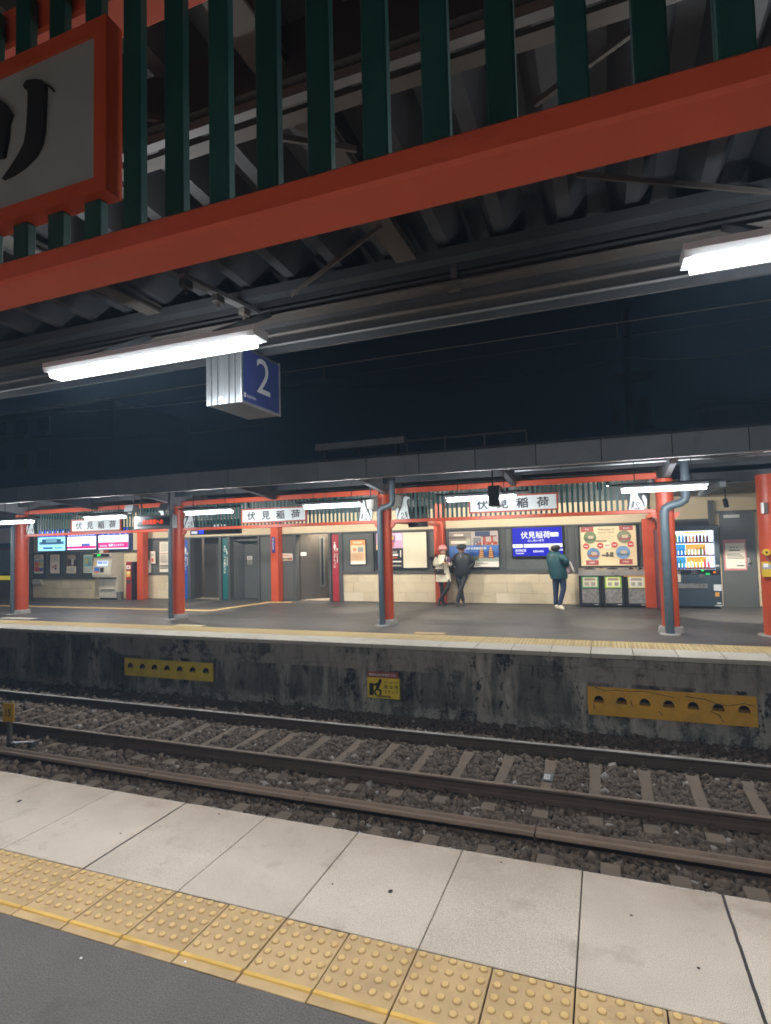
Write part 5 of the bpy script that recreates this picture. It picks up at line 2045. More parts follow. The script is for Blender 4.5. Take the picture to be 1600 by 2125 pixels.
slope(.22, .55, .82, .95, screen(200, 215, 245, 1.1))
slope(.26, .72, .50, .90, screen(120, 150, 220, 1), 1)
slope(.54, .72, .78, .90, screen(150, 170, 215, 1), 1)
slope(.06, .60, .16, .92, pc(210, 170, 110))
slope(.10, .18, .38, .46, pc(60, 110, 190))
slope(.12, .05, .36, .16, pc(210, 90, 60))
slope(.42, .08, .62, .44, pc(50, 50, 52))
slope(.66, .10, .92, .48, pc(190, 185, 170))
b.build('control_panel', t)
b = MB()
b.box(xm0 + .12, xm1 - .08, ym0 + .22, ym0 + .30, Z_FAR + .36, Z_FAR + .39, TVM, bev=.004)
b.build('shelf', t)
b = MB()
b.box(xm0 + .05, xm0 + .20, ym0 + .1, ym0 + .13, zt_ + .001, zt_ + .11, pc(60, 95, 70))
b.box(xm0 + .22, xm0 + .38, ym0 + .1, ym0 + .13, zt_ + .001, zt_ + .12, pc(200, 190, 185))
b.box(xm0 + .40, xm0 + .62, ym0 + .1, ym0 + .13, zt_ + .001, zt_ + .11, pc(130, 60, 50))
b.build('leaflet_rack', t)
# grey bin next to it
xg, zg = P(253, 1240, 15.45)
t = thing('waste_bin', (xg, 15.35, Z_FAR), 'small grey bin between the ticket machine and red charger post', 'bin')
b = MB()
b.lathe((xg, 15.35, Z_FAR), [(.085, 0), (.105, .26), (.11, .27), (.09, .275)], mat('bin_grey', (.13, .13, .13), .5), 16)
b.build('body', t, smooth=True)
# red post terminal
r = wrect(261, 1166, 278, 1243, 15.3)
t = thing('card_charger', ((r[0] + r[1]) / 2, 15.3, Z_FAR), 'slim dark red card terminal standing left of the first wall post', 'terminal')
b = MB()
b.box(r[0], r[0] + (r[1] - r[0]) * .66, 15.3, 15.5, Z_FAR, r[3], mat('terminal_red', (.27, .022, .022), .4, var=.05), bev=.01)
b.build('body', t)
b = MB()
b.box(r[0] + (r[1] - r[0]) * .665, r[1], 15.31, 15.49, Z_FAR, r[3] - .005, BLACK)
b.build('side_panel', t)
b = MB()
w_ = (r[1] - r[0]) * .66
sheet(b, (r[0] + .03, r[0] + w_ - .03, .95, 1.07), 15.297, WHITEP, [(.25, .3, .75, .7, pc(190, 50, 50))])
sheet(b, (r[0] + .03, r[0] + w_ - .03, .68, .88), 15.297, pc(220, 170, 70), [(.1, .5, .9, .9, pc(230, 210, 150))])
b.qy(r[0] + .04, r[0] + w_ - .04, .44, .56, 15.297, pc(70, 65, 65))
b.build('print', t)
# white intercom box under the poster rack
r = wrect(66, 1202, 87, 1213, YB_)
t = thing('wall_socket_box', ((r[0] + r[1]) / 2, YB_, r[2]), 'small beige box on the wall under the booth posters', 'box')
b = MB()
b.box(r[0] + .1, r[1], YB_ - .06, YB_ + .058, r[2], r[3], mat('socket_beige', (.40, .36, .29), .5), bev=.008)
b.build('cover', t)
b = MB()
b.box(r[0], r[0] + .095, YB_ - .05, YB_ + .058, r[2] - .02, r[3], mat('socket_brown', (.14, .09, .06), .5), bev=.008)
b.build('hatch', t)

# far left: pale shutter and ticket gate beyond the booth
b = MB()
SHUT = mat('pale_green_shutter', (.40, .46, .38), .5, var=.05)
yS = 17.2
for k in range(6):
    xa_ = -27.6 + k * 1.15
    b.box(xa_ + .01, xa_ + 1.14, yS, yS + .05, .62, 1.72, SHUT)
sh = thing('shutter_screen', (-24.5, yS, Z_FAR), 'pale green screen panels at the far left behind the column', 'screen panel')
b.build('panel', sh)
b = MB()
b.box(-28, -20.4, yS + .06, yS + .2, Z_FAR, 3.0, DARKIN)
b.build('back_wall', sh)
b = MB()
b.box(-28, -20.4, yS - .03, yS + .05, 1.74, 1.80, RED)
b.build('red_rail', sh)
gt = thing('ticket_gate', (-20.9, 15.9, Z_FAR), 'ticket gate with a bright yellow top at the far left', 'ticket gate')
r = wrect(-30, 1195, 22, 1203.5, 15.9)
b = MB()
b.box(r[0], r[1], 15.9, 16.1, r[2], r[3], mat('gate_yellow', (.70, .60, .02), .4, var=.04, emit=(.9, .75, .05), estr=.25), bev=.01)
b.build('yellow_top', gt)
b = MB()
b.box(r[0], r[1] - .02, 15.92, 16.3, r[3] + .001, r[3] + .07, BLACK)
b.build('black_lid', gt)
b = MB()
b.box(r[0], r[1] - .03, 15.95, 16.28, Z_FAR, r[2] - .001, mat('gate_grey_brown', (.16, .13, .11), .5, var=.1))
b.build('body', gt)
ob = thing('amber_board', (-21.6, 16.6, 2.05), 'amber lit board glimpsed above the gate at the far left', 'display')
r = wrect(-20, 1098, 16, 1122, 16.6)
b = MB()
b.box(r[0], r[1], 16.6, 16.7, r[2], r[3], BLACK)
b.build('case', ob)
b = MB()
for k in range(3):
    for j in range(2):
        b.qy(r[0] + .12 + k * .17, r[0] + .24 + k * .17, r[2] + .05 + j * .2, r[2] + .12 + j * .2, 16.597, screen(255, 150, 10, 1.8))
b.build('lit_lines', ob)

# hanging screen behind the lattice, seen through the slats
for (u0, v0, u1, v1, txt, lb) in ((394, 1080, 497, 1107, 'Rapid Train', 'dark train screen glimpsed through the lattice above the toilet signs'), (846, 1052, 886, 1093, '発車', 'dark sign glimpsed through the lattice right of the middle column')):
    y_ = 12.6
    r = wrect(u0, v0, u1, v1, y_)
    t = thing('train_screen', ((r[0] + r[1]) / 2, y_, r[2]), lb, 'display')
    b = MB()
    b.box(r[0], r[1], y_, y_ + .12, r[2], r[3], BLACK, bev=.01)
    b.build('case', t)
    b = MB()
    letter(b, txt, ((r[0] + r[1]) / 2 + .15, y_ - .003, (r[2] + r[3]) / 2 + .03), EX, EZ, screen(235, 235, 240, 1.2) if u0 < 500 else pc(130, 135, 135), h=.085, center=True, bold=.01)
    if u0 < 500:
        b.qy(r[0] + .30, r[0] + .46, r[2] + .03, r[2] + .12, y_ - .003, screen(30, 60, 255, 1.6))
        b.qy(r[0] + .05, r[0] + .25, r[2] + .03, r[2] + .10, y_ - .003, screen(200, 205, 230, 1.0))
    b.build('lettering', t)
    b = MB()
    b.tube([((r[0] + r[1]) / 2, y_ + .06, r[3]), ((r[0] + r[1]) / 2, y_ + .06, 2.96)], .018, STEEL, 6)
    b.build('hanger', t)

# ------------------------------------------------------------------ waste bins below the map board
SS = mat('stainless_top', (.52, .50, .46), .3, metal=.8, var=.1)
ybn = 15.42
trash = mat('clear_bag_contents', (.24, .23, .22), .35, var=.55, vscale=14, bump=.5, bscale=25)
cols_ = ((pc(95, 165, 105), pc(225, 215, 190), 'leftmost waste bin of three, green notice on its black front'), (pc(150, 190, 70), pc(235, 235, 190), 'middle waste bin of three, yellow green notice on its black front'), (pc(205, 205, 130), pc(228, 226, 215), 'rightmost waste bin of three, pale yellow notice and orange strip'))
us = (1201, 1249, 1297, 1346)
for i in range(3):
    x0, x1 = P(us[i], 1220, ybn)[0] + .006, P(us[i + 1], 1220, ybn)[0] - .006
    zt_ = P(us[i], 1179, ybn)[1]
    zt_ = .855
    t = thing('waste_bin', ((x0 + x1) / 2, ybn, Z_FAR), cols_[i][2], 'bin', 'recycling bins')
    b = MB()
    b.box(x0, x1, ybn, YW - .06, Z_FAR + .02, zt_ - .19, BLACK, bev=.008)
    b.build('body', t)
    b = MB()
    b.slab([(ybn - .02, zt_ - .188), (YW - .055, zt_ - .188), (YW - .055, zt_), (ybn + .09, zt_), (ybn - .02, zt_ - .07)], 0, 1, SS)
    b.v = [(x0 - .004 + y * (x1 - x0 + .008), x, z) for x, y, z in b.v]
    b.build('steel_top', t)
    b = MB()
    for k in range(2 if i == 2 else 1):
        ww = (x1 - x0) * (.22 if i == 2 else .55)
        cx = x0 + (x1 - x0) * ((.3, .7)[k] if i == 2 else .5)
        for n_ in range(1):
            b.poly([(cx + ww / 2 * math.cos(a), ybn + .035 + .03 * math.sin(a), zt_ - .0335 + .0385 * math.sin(a)) for a in [q * math.pi / 8 for q in range(16)]], BLACK)
    b.build('slot', t)
    zn1, zn0 = zt_ - .215, zt_ - .50
    b = MB()
    sheet(b, (x0 + .07, x1 - .07, zn0, zn1), ybn - .003, cols_[i][0], [(.08, .1, .92, .92, cols_[i][1]), (.15, .68, .85, .76, pc(120, 90, 80)), (.2, .8, .8, .86, pc(130, 80, 70)), (.18, .2, .42, .52, pc(170, 165, 150)), (.58, .2, .82, .52, pc(165, 160, 150))])
    b.build('notice', t)
    b = MB()
    b.box(x0 + .07, x1 - .07, ybn - .004, ybn + .001, Z_FAR + .10, zn0 - .02, trash)
    b.build('window', t)
    b = MB()
    if i == 2:
        b.box(x0 - .02, x1 + .01, ybn - .012, ybn - .001, zt_ - .212, zt_ - .189, pc(225, 150, 60))
    b.qy((x0 + x1) / 2 + .08, (x0 + x1) / 2 + .18, Z_FAR + .055, Z_FAR + .075, ybn - .003, pc(170, 170, 170))
    b.build('label_strip', t)

# ------------------------------------------------------------------ right end: vending machines, door
YV = 15.35
VEND = mat('vending_navy', (.030, .046, .064), .4, var=.08)
r = wrect(1398, 1085, 1503, 1259, YV)
x0, x1, zt_ = P(1392, 1180, YV)[0], P(1496, 1180, YV)[0], P(1450, 1090, YV)[1]
t = thing('vending_machine', ((x0 + x1) / 2, YV, Z_FAR), 'dark navy drinks vending machine with lit rows of bottles', 'vending machine')
b = MB()
b.box(x0, x1, YV, YV + .70, Z_FAR + .05, zt_, VEND, bev=.012)
b.build('cabinet', t)
b = MB()
b.box(x0 + .04, x1 - .04, YV + .05, YV + .66, Z_FAR, Z_FAR + .0495, BLACK)
b.build('plinth', t)
wx0, wx1 = P(1398, 1140, YV)[0], P(1480, 1140, YV)[0]
wz0, wz1 = P(1440, 1181, YV)[1], P(1440, 1102, YV)[1]
b = MB()
LITB = screen(205, 222, 250, 2.2)
b.qy(wx0, wx1, wz0, wz1, YV - .004, LITB)
b.build('lit_back', t)
b = MB()
frame_y(b, (wx0 - .015, wx1 + .015, wz0 - .015, wz1 + .015), .014, YV - .10, YV - .0005, mat('vending_trim', (.35, .40, .5), .3, metal=.5))
b.build('window_frame', t)
H3 = (wz1 - wz0) / 3
pal = [[(120, 170, 90), (70, 150, 215), (90, 165, 225), (90, 60, 45), (235, 190, 130), (220, 170, 110), (110, 50, 45), (60, 45, 40), (120, 100, 50), (100, 45, 60)], [(60, 140, 215), (70, 150, 220), (60, 140, 215), (235, 205, 120), (240, 225, 180), (235, 220, 170), (200, 170, 110), (70, 100, 60), (110, 60, 40), (210, 190, 160)],
       [(60, 140, 200), (80, 165, 130), (70, 150, 205), (235, 200, 130), (235, 205, 140), (225, 150, 60), (225, 150, 60), (220, 160, 80), (170, 60, 60), (180, 80, 90)]]
BOT = {}
for rI in range(3):
    zr = wz1 - (rI + 1) * H3
    b = MB()
    b.box(wx0, wx1, YV - .095, YV - .0045, zr + .005, zr + .045, mat('shelf_dark', (.05, .035, .05), .4))
    for k in range(10):
        xx = wx0 + .03 + k * (wx1 - wx0 - .09) / 10
        b.qy(xx + .01, xx + .04, zr + .015, zr + .035, YV - .0955, screen(200, 60, 60, .8) if k > 2 else screen(90, 120, 255, 1.0))
    b.build('shelf', t)
    if rI:
        b = MB()
        b.qy(wx0 + .01, wx0 + (wx1 - wx0) * .30, zr + .14, zr + H3 - .01, YV - .008, screen(60, 150, 235, 1.0))
        b.build('price_card', t)
        b = MB()
        b.qy(wx0 + (wx1 - wx0) * .31, wx0 + (wx1 - wx0) * .82, zr + .16, zr + H3 - .01, YV - .008, screen(225, 165, 70, 1.0))
    else:
        b = MB()
        b.qy(wx0 + (wx1 - wx0) * .3, wx1 - .1, wz1 - .05, wz1 - .01, YV - .0085, screen(255, 190, 60, 1.2))
    b.build('price_card', t)
    for k in range(10):
        c_ = pal[rI][k]
        hh = H3 * (.62 if (rI == 0 or k > 5) else .55) * random.uniform(.9, 1.05)
        xx = wx0 + .055 + k * (wx1 - wx0 - .10) / 10
        b = MB()
        b.lathe((xx, YV - .05, zr + .046), [(.026, 0), (.029, .012), (.029, hh * .62), (.022, hh * .75), (.011, hh * .86), (.011, hh)], mat('bottle_%02x%02x%02x' % c_, srgb(*c_), .3, var=.05, emit=srgb(*c_), estr=.45), 10)
        b.build('bottle', t, smooth=True)
b = MB()
x, z = P(1471, 1216, YV)
r = wrect(1403, 1211, 1469, 1221, YV)
b.box(r[0], r[1], YV - .012, YV - .001, r[2], r[3], mat('delivery_flap', (.25, .26, .27), .3, metal=.6, var=.3), bev=.003)
b.build('delivery_flap', t)
b = MB()
for (u0, v0, u1, v1, m) in ((1434, 1182, 1447, 1191, pc(130, 132, 135)), (1449, 1186, 1461, 1199, pc(70, 74, 78)), (1455, 1182, 1460, 1185, screen(30, 255, 90, 1.5)), (1464, 1189, 1473, 1193, screen(25, 190, 95, 1.0)), (1477, 1184, 1495, 1192, BLACK), (1405, 1185, 1413, 1208, pc(190, 180, 172)), (1484, 1172, 1493, 1176, pc(150, 155, 160))):
    b = MB()
    rr = wrect(u0, v0, u1, v1, YV)
    b.box(rr[0], rr[1], YV - .015, YV - .001, rr[2], rr[3], m)
    b.build('control', t)
b = MB()
rr = wrect(1480, 1186, 1485, 1189, YV)
b.qy(*rr, YV - .018, screen(255, 120, 30, 1.4))
b.build('control_light', t)
for (u0, v0, u1, v1, m) in ((1481, 1213, 1498, 1226, pc(185, 190, 195)), (1484, 1229, 1493, 1238, pc(190, 140, 70)), (1488, 1250, 1497, 1254, pc(170, 175, 180)), (1484, 1256, 1500, 1258, pc(190, 195, 200))):
    b = MB()
    rr = wrect(u0, v0, u1, v1, YV)
    b.qy(*rr, YV - .003, m)
    b.build('sticker', t)
# second machine seen edge-on, dark purple side
x0, x1 = P(1362, 1180, 15.0)[0], P(1389, 1180, 15.0)[0]
t = thing('vending_machine', ((x0 + x1) / 2, 14.95, Z_FAR), 'dark purple patterned machine side between two red posts', 'vending machine')
PURP = mat('purple_pattern', (.045, .018, .045), .4, var=.3, vscale=6, grime=((.45, .36, .38), 5.5, .60, (1, 1, .7)))
b = MB()
b.box(x0, x0 + .07, 14.2, 15.7, Z_FAR + .03, 1.80, PURP)
b.build('side_panel', t)
b = MB()
b.box(x0 + .072, x1, 14.22, 15.7, Z_FAR + .03, 1.78, VEND, bev=.01)
b.build('cabinet', t)
b = MB()
b.box(x0 + .01, x1 - .01, 14.3, 15.6, Z_FAR, Z_FAR + .029, BLACK)
b.build('plinth', t)

# wall and door at the right end
YD = 15.9
zt_ = P(1530, 1064, YD)[1]
b = MB()
b.box(P(1345, 1100, YD)[0], 7, YD + .05, YD + .25, Z_FAR, 3.09, CREAM)
b.build('end_wall', bd)
b = MB()
xa_, xb_ = P(1470, 1070, YD)[0], P(1481, 1070, YD)[0]
b.box(xa_, xb_, YD - .02, YD + .049, Z_FAR, zt_ + .33, FRAME)
b.box(P(1345, 1100, YD)[0], xa_ - .001, YD - .02, YD + .049, P(1440, 1082, YD)[1], P(1440, 1082, YD)[1] + .06, FRAME)
b.box(P(1345, 1100, YD)[0], xa_ - .001, YD + .0, YD + .048, Z_FAR, P(1440, 1082, YD)[1] - .001, mat('dark_back_panel', (.03, .03, .032), .5))
b.box(P(1484, 1064, YD)[0], P(1570, 1064, YD)[0], YD - .01, YD + .049, zt_ + .001, zt_ + .06, FRAME)
b.build('end_frame', bd)
b = MB()
x0, x1 = P(1492, 1068, YD)[0], P(1565, 1068, YD)[0]
b.box(x0, x1, YD, YD + .045, Z_FAR + .01, zt_, FRAME2, bev=.004)
dr = b.build('door', bd)
b = MB()
x, z = P(1553, 1166, YD)
b.lathe((x, YD - .06, z - .03), [(.02, 0), (.04, .02), (.04, .06), (.02, .08)], ALU, 12)
b.box(x - .03, x + .03, YD - .012, YD - .001, z - .1, z + .1, ALU)
b.build('handle', dr)
b = MB()
r = wrect(1501, 1069, 1534, 1074, YD)
b.box(r[0], r[1], YD - .05, YD - .001, r[2], r[3], pc(205, 205, 200))
b.build('door_closer', dr)
b = MB()
b.box(x0 - .1, x1 + .1, YD - .03, YD - .005, Z_FAR, Z_FAR + .02, FRAME2)
b.build('threshold', dr)
poster(1500, 1120, 1551, 1183.5, 'cream notice with a pink border taped to the grey door', 'notice', pc(196, 130, 130), [(.08, .06, .94, .88, pc(230, 222, 208)), (.30, .72, .36, .76, PK), (.44, .72, .50, .76, PK), (.58, .72, .64, .76, PK)] + rows(.24, .78, .62, .68, 1, PK, .6) + rows(.14, .90, .36, .56, 4, PK, .35) + [(.55, .14, .88, .17, PK)], frame=None, y=YD - .006)


# track spotlights that light the concourse floor and wall
def spot(x, y, z, tx, ty, label, power=165.0, ang=172, blend=.25):
    t = thing('track_spotlight', (x, y, z), label, 'spotlight', 'black track spotlights over the concourse')
    d = Vector((tx - x, ty - y, Z_FAR - z)).normalized()
    c = Vector((x, y, z))
    b = MB()
    b.tube([c - d * .09, c + d * .09], .05, BLACK, 14)
    b.build('barrel', t)
    b = MB()
    b.tube([c + d * .0905, c + d * .093], .042, glow('spot_lens', (1, .93, .78), 14), 14)
    b.build('lens', t)
    b = MB()
    b.tube([c - d * .02, c - d * .02 + Vector((0, 0, 2.94 - z))], .012, BLACK, 6)
    b.build('stem', t)
    l = bpy.data.lights.new('spotlight_beam', 'SPOT')
    l.energy = power
    l.color = (1.0, .93, .80)
    l.spot_size = math.radians(ang)
    l.spot_blend = blend
    l.shadow_soft_size = .04
    lo = bpy.data.objects.new('spotlight_beam', l)
    COL.objects.link(lo)
    lo.location = c + d * .11
    lo.rotation_euler = d.to_track_quat('-Z', 'Y').to_euler()
    adopt(lo, t)
    return t


for (u, lb) in ((175, 'spotlight over the ticket machine'), (330, 'spotlight between the booth and men\'s entrance'), (520, 'spotlight over the accessible toilet door'), (700, 'spotlight over the women\'s toilet sign'), (865, 'spotlight left of the couple'), (1060, 'spotlight left of the blue display'), (1255, 'spotlight over the waste bins')):
    x, y = P(u, 1260, 13.5)[0], 13.5
    spot(x, y, 2.78, x + .15, 15.2, 'hidden black track ' + lb)
xs_, zs_ = P(1506, 1044, 14.0)
spot(xs_, 14.0, zs_, xs_ + .5, 14.8, 'black spotlight angled down beside the grey door', 260, 90)

# narrow downlights that throw pools on the floor
for (u, v, lb) in ((430, 1266, 'over the start of the yellow guide line'), (745, 1264, 'right of the middle post'), (945, 1276, 'in front of the couple'), (1275, 1293, 'in front of the waste bins')):
    x, y = G(u, v, Z_FAR)
    spot(x, y, 2.78, x, y + .01, 'small black downlight ' + lb, 200, 42, .7)

# ================================================================== people
def skin(name, nodes, edges, m, parent, root=0, sub=2):
    me = bpy.data.meshes.new(name)
    me.from_pydata([tuple(n[0]) for n in nodes], edges, [])
    me.materials.append(m)
    o = bpy.data.objects.new(name, me)
    COL.objects.link(o)
    md = o.modifiers.new('skin', 'SKIN')
    md.use_smooth_shade = True
    sk = me.skin_vertices
    if not sk:
        bpy.context.view_layer.objects.active = o
    lay = me.skin_vertices[0] if len(me.skin_vertices) else None
    if lay is None:
        import bmesh
        bm = bmesh.new(); bm.from_mesh(me)
        bm.verts.layers.skin.verify()
        bm.to_mesh(me); bm.free()
        lay = me.skin_vertices[0]
    for i, n in enumerate(nodes):
        r = n[1]
        lay.data[i].radius = r if isinstance(r, tuple) else (r, r)
        lay.data[i].use_root = (i == root)
    s = o.modifiers.new('subdivision', 'SUBSURF')
    s.levels = sub
    s.render_levels = sub
    adopt(o, parent)
    return o


def loft(rings, m, name, parent, n=20, cap=(True, True)):
    """rings: (centre, rx, ry, tilt vector) stacked; closed body of elliptical sections"""
    b = MB()
    base = 0
    k = b.mi(m)
    for c, rx, ry in rings:
        for j in range(n):
            a = 2 * math.pi * j / n
            b.v.append((c[0] + rx * math.cos(a), c[1] + ry * math.sin(a), c[2]))
    for i in range(len(rings) - 1):
        for j in range(n):
            p, q = i * n + j, i * n + (j + 1) % n
            b.f.append((p, q, q + n, p + n)); b.m.append(k)
    if cap[0]:
        b.f.append(tuple(reversed(range(n)))); b.m.append(k)
    if cap[1]:
        e = (len(rings) - 1) * n
        b.f.append(tuple(range(e, e + n))); b.m.append(k)
    return b.build(name, parent, smooth=True)


SKIN = mat('skin_tone', (.48, .27, .18), .55, var=.06)
HAIR = mat('dark_hair', (.012, .009, .008), .6, var=.2)
EYE = mat('eye_dark', (.02, .015, .012), .3, var=0)
LIP = mat('lip', (.30, .10, .08), .5, var=0)


def head(parent, c, R, face, mat_skin=SKIN):
    """face details on a head at c (radius R), looking along unit vector face"""
    f = Vector(face).normalized()
    s = f.cross(Vector((0, 0, 1))).normalized()
    up = s.cross(f)
    c = Vector(c)
    b = MB()
    for sg in (-1, 1):
        p = c + f * (R * .90) + s * (sg * R * .36) + up * (R * .06)
        b.tube([p, p + f * (R * .07)], [R * .10, R * .05], EYE, 8)
    b.build('eyes', parent)
    b = MB()
    b.tube([c + f * R * .86 + up * R * .12, c + f * R * 1.14 - up * R * .22, c + f * R * .9 - up * R * .30], [R * .08, R * .15, R * .10], mat_skin, 8)
    b.build('nose', parent)
    b = MB()
    b.tube([c + f * R * .88 - up * R * .52 - s * R * .24, c + f * R * .97 - up * R * .54, c + f * R * .88 - up * R * .52 + s * R * .24], [R * .03, R * .07, R * .03], LIP, 6)
    b.build('mouth', parent)
    b = MB()
    for sg in (-1, 1):
        p = c + s * (sg * R * .92) - f * R * .05
        b.tube([p + up * R * .22, p + s * sg * R * .12, p - up * R * .22], [R * .10, R * .16, R * .07], mat_skin, 8)
    b.build('ears', parent)


def hand_nodes(nodes, edges, wrist_i, d, side, L=.085):
    """five short finger chains rooted in a palm vertex"""
    w = Vector(nodes[wrist_i][0])
    d = Vector(d).normalized()
    s = Vector(side).normalized()
    palm = len(nodes)
    nodes.append((w + d * .05, (.034, .022)))
    edges.append((wrist_i, palm))
    for k in range(4):
        off = s * ((k - 1.5) * .019)
        a = len(nodes)
        ln = (.9, 1.0, .95, .75)[k] * L
        nodes.append((w + d * .09 + off, .0095))
        nodes.append((w + d * (.09 + ln * .5) + off + Vector((0, 0, -.012)), .0085))
        nodes.append((w + d * (.09 + ln * .8) + off + Vector((0, 0, -.030)), .007))
        edges += [(palm, a), (a, a + 1), (a + 1, a + 2)]
    a = len(nodes)
    nodes.append((w + d * .045 + s * .042, .0105))
    nodes.append((w + d * .080 + s * .056 + Vector((0, 0, -.006)), .009))
    edges += [(palm, a), (a, a + 1)]


def figure(px, yb, lean, sc=1.0):
    """world points from photo pixels, at the given depths"""
    return {k: V3(u, v, yb + dy) for k, (u, v, dy) in px.items()}


def person(name, J, label, R_head, face, pant, shoe, shoe_r=.045, skinm=SKIN, leg_r=(.085, .062, .048), arm_r=(.052, .045, .032), torso=.15):
    t = thing(name, ((J['foot_a'].x + J['foot_b'].x) / 2, J['hip'].y, Z_FAR), label, 'person')
    nodes, edges = [], []
    idx = {}

    def add(k, p, r):
        idx[k] = len(nodes)
        nodes.append((Vector(p), r))

    add('hip', J['hip'], (torso * .95, torso * .72))
    add('waist', J['hip'].lerp(J['chest'], .45), (torso * .82, torso * .62))
    add('chest', J['chest'], (torso * .85, torso * .65))
    add('neckbase', J['chest'].lerp(J['neck'], .75), (torso * .55, torso * .5))
    add('neck', J['neck'], .052)
    add('head', J['head'] - Vector((0, 0, R_head * .35)), R_head * .80)
    add('crown', J['head'] + Vector((0, 0, R_head * .25)), R_head * .88)
    edges += [(0, 1), (1, 2), (2, 3), (3, 4), (4, 5), (5, 6)]
    for s in 'ab':
        add('sh' + s, J['chest'].lerp(J['shoulder_' + s], .75), arm_r[0] * .6); add('el' + s, J['elbow_' + s], arm_r[1] * .75); add('wr' + s, J['hand_' + s], arm_r[2])
        edges += [(idx['chest'], idx['sh' + s]), (idx['sh' + s], idx['el' + s]), (idx['el' + s], idx['wr' + s])]
        add('th' + s, J['hip'].lerp(J['knee_' + s], .22) + (J['hipj_' + s] - J['hip']), leg_r[0] * .8); add('kn' + s, J['knee_' + s], leg_r[1] * .8); add('an' + s, J['ankle_' + s], leg_r[2] * .55)
        add('ft' + s, J['foot_' + s], leg_r[2] * .45)
        edges += [(idx['hip'], idx['th' + s]), (idx['th' + s], idx['kn' + s]), (idx['kn' + s], idx['an' + s]), (idx['an' + s], idx['ft' + s])]
        d = (J['hand_' + s] - J['elbow_' + s]).normalized()
        hand_nodes(nodes, edges, idx['wr' + s], d, d.cross(Vector((0, 1, .2))), .075)
    body = skin('body', nodes, edges, skinm, t, 0, 1)
    head(t, J['head'], R_head, face, skinm)
    # trousers and shoes
    nn = [(J['hip'] + Vector((0, 0, .03)), (torso * 1.02, torso * .80))]
    ee = []
    for s in 'ab':
        k = len(nn)
        nn += [(J['hip'].lerp(J['knee_' + s], .22) + (J['hipj_' + s] - J['hip']), leg_r[0] * 1.10), (J['knee_' + s], leg_r[1] * 1.12), (J['knee_' + s].lerp(J['ankle_' + s], .55), leg_r[2] * 1.22), (J['ankle_' + s] - Vector((0, 0, .03)), leg_r[2] * 1.15)]
        ee += [(0, k), (k, k + 1), (k + 1, k + 2), (k + 2, k + 3)]
    skin('trousers', nn, ee, pant, t, 0, 1)
    for s in 'ab':
        a, f_ = J['ankle_' + s], J['foot_' + s]
        heel = a + (a - f_) * .22
        heel.z = f_.z
        skin('shoe', [(a + Vector((0, 0, .015)), shoe_r * .95), (a.lerp(f_, .30) - Vector((0, 0, .035)), (shoe_r, shoe_r * .85)), (f_, (shoe_r * .95, shoe_r * .7)), (f_ + (f_ - a).normalized() * .05, (shoe_r * .75, shoe_r * .5)), (heel, shoe_r * .75)], [(0, 1), (1, 2), (2, 3), (1, 4)], shoe, t, 1, 1)
    return t, J


# ---- man in black leaning on the wall
ym = 15.30
Jm = figure({'head': (957.5, 1138.5, .0), 'neck': (957.5, 1148, .05), 'chest': (959, 1160, .08), 'hip': (958, 1190, .10), 'shoulder_a': (942.5, 1153, .06), 'shoulder_b': (977, 1153, .10), 'elbow_a': (939, 1171, .10), 'elbow_b': (981, 1171, .16), 'hand_a': (948, 1180, .08), 'hand_b': (969, 1180, .10),
             'hipj_a': (951.5, 1191, .10), 'hipj_b': (965, 1191, .10), 'knee_a': (954.5, 1215, .04), 'knee_b': (958.5, 1215, -.10), 'ankle_a': (961.5, 1241.5, -.02), 'ankle_b': (949, 1240, -.18), 'foot_a': (962, 1247.5, -.16), 'foot_b': (948, 1246.5, -.33)}, ym, 0)
for s in 'ab':
    Jm['foot_' + s].z = Z_FAR + .04
    Jm['ankle_' + s].z = Z_FAR + .11
JEAN = mat('black_jeans', (.013, .014, .018), .75, var=.25, vscale=8)
SHOE_D = mat('dark_trainers', (.035, .032, .032), .6, var=.2)
JACK = mat('black_jacket', (.010, .011, .014), .5, var=.25, vscale=7, bump=.25, bscale=18)
man, _ = person('person', Jm, 'person in a black cap and jacket leaning on the wall with crossed ankles', .118, (.75, -.6, -.05), JEAN, SHOE_D)
zj = lambda v: P(960, v, ym + .08)[1]
cx, cy = Jm['chest'].x, Jm['chest'].y
loft([((Jm['neck'].x, cy - .03, zj(1146)), .085, .085), ((cx - .01, cy - .02, zj(1148.5)), .15, .11), ((cx, cy, zj(1151)), .225, .14), ((cx, cy, zj(1156)), .255, .165), ((cx, cy, zj(1164)), .25, .175), ((cx, cy, zj(1174)), .245, .175), ((cx - .01, cy, zj(1186)), .245, .175), ((cx - .01, cy, zj(1192)), .225, .165), ((cx - .01, cy, zj(1192.3)), .18, .14)], JACK, 'jacket', man)
for s in 'ab':
    skin('sleeve', [(Jm['shoulder_' + s].lerp(Jm['chest'], .3), .09), (Jm['shoulder_' + s], .098), (Jm['shoulder_' + s].lerp(Jm['elbow_' + s], .55), .090), (Jm['elbow_' + s], .082), (Jm['elbow_' + s].lerp(Jm['hand_' + s], .7) + Vector((0, -.10, 0)), .068), (Jm['hand_' + s] + Vector((0, -.10, 0)), .05)], [(0, 1), (1, 2), (2, 3), (3, 4), (4, 5)], JACK, man, 1, 1)
b = MB()
h = Jm['head']
b.tube([h + Vector((0, 0, .0)), h + Vector((0, 0, .05)), h + Vector((0, 0, .10)), h + Vector((0, 0, .125))], [.136, .140, .118, .05], mat('black_cap', (.012, .012, .013), .7, var=.15), 16)
b.poly([h + Vector((-.02 + .12 * math.cos(a) + .06, -.10 + .12 * math.sin(a) * .7, .012)) for a in [k * math.pi / 6 for k in range(12)]], MATS['black_cap'])
b.build('cap', man, smooth=True)
b = MB()
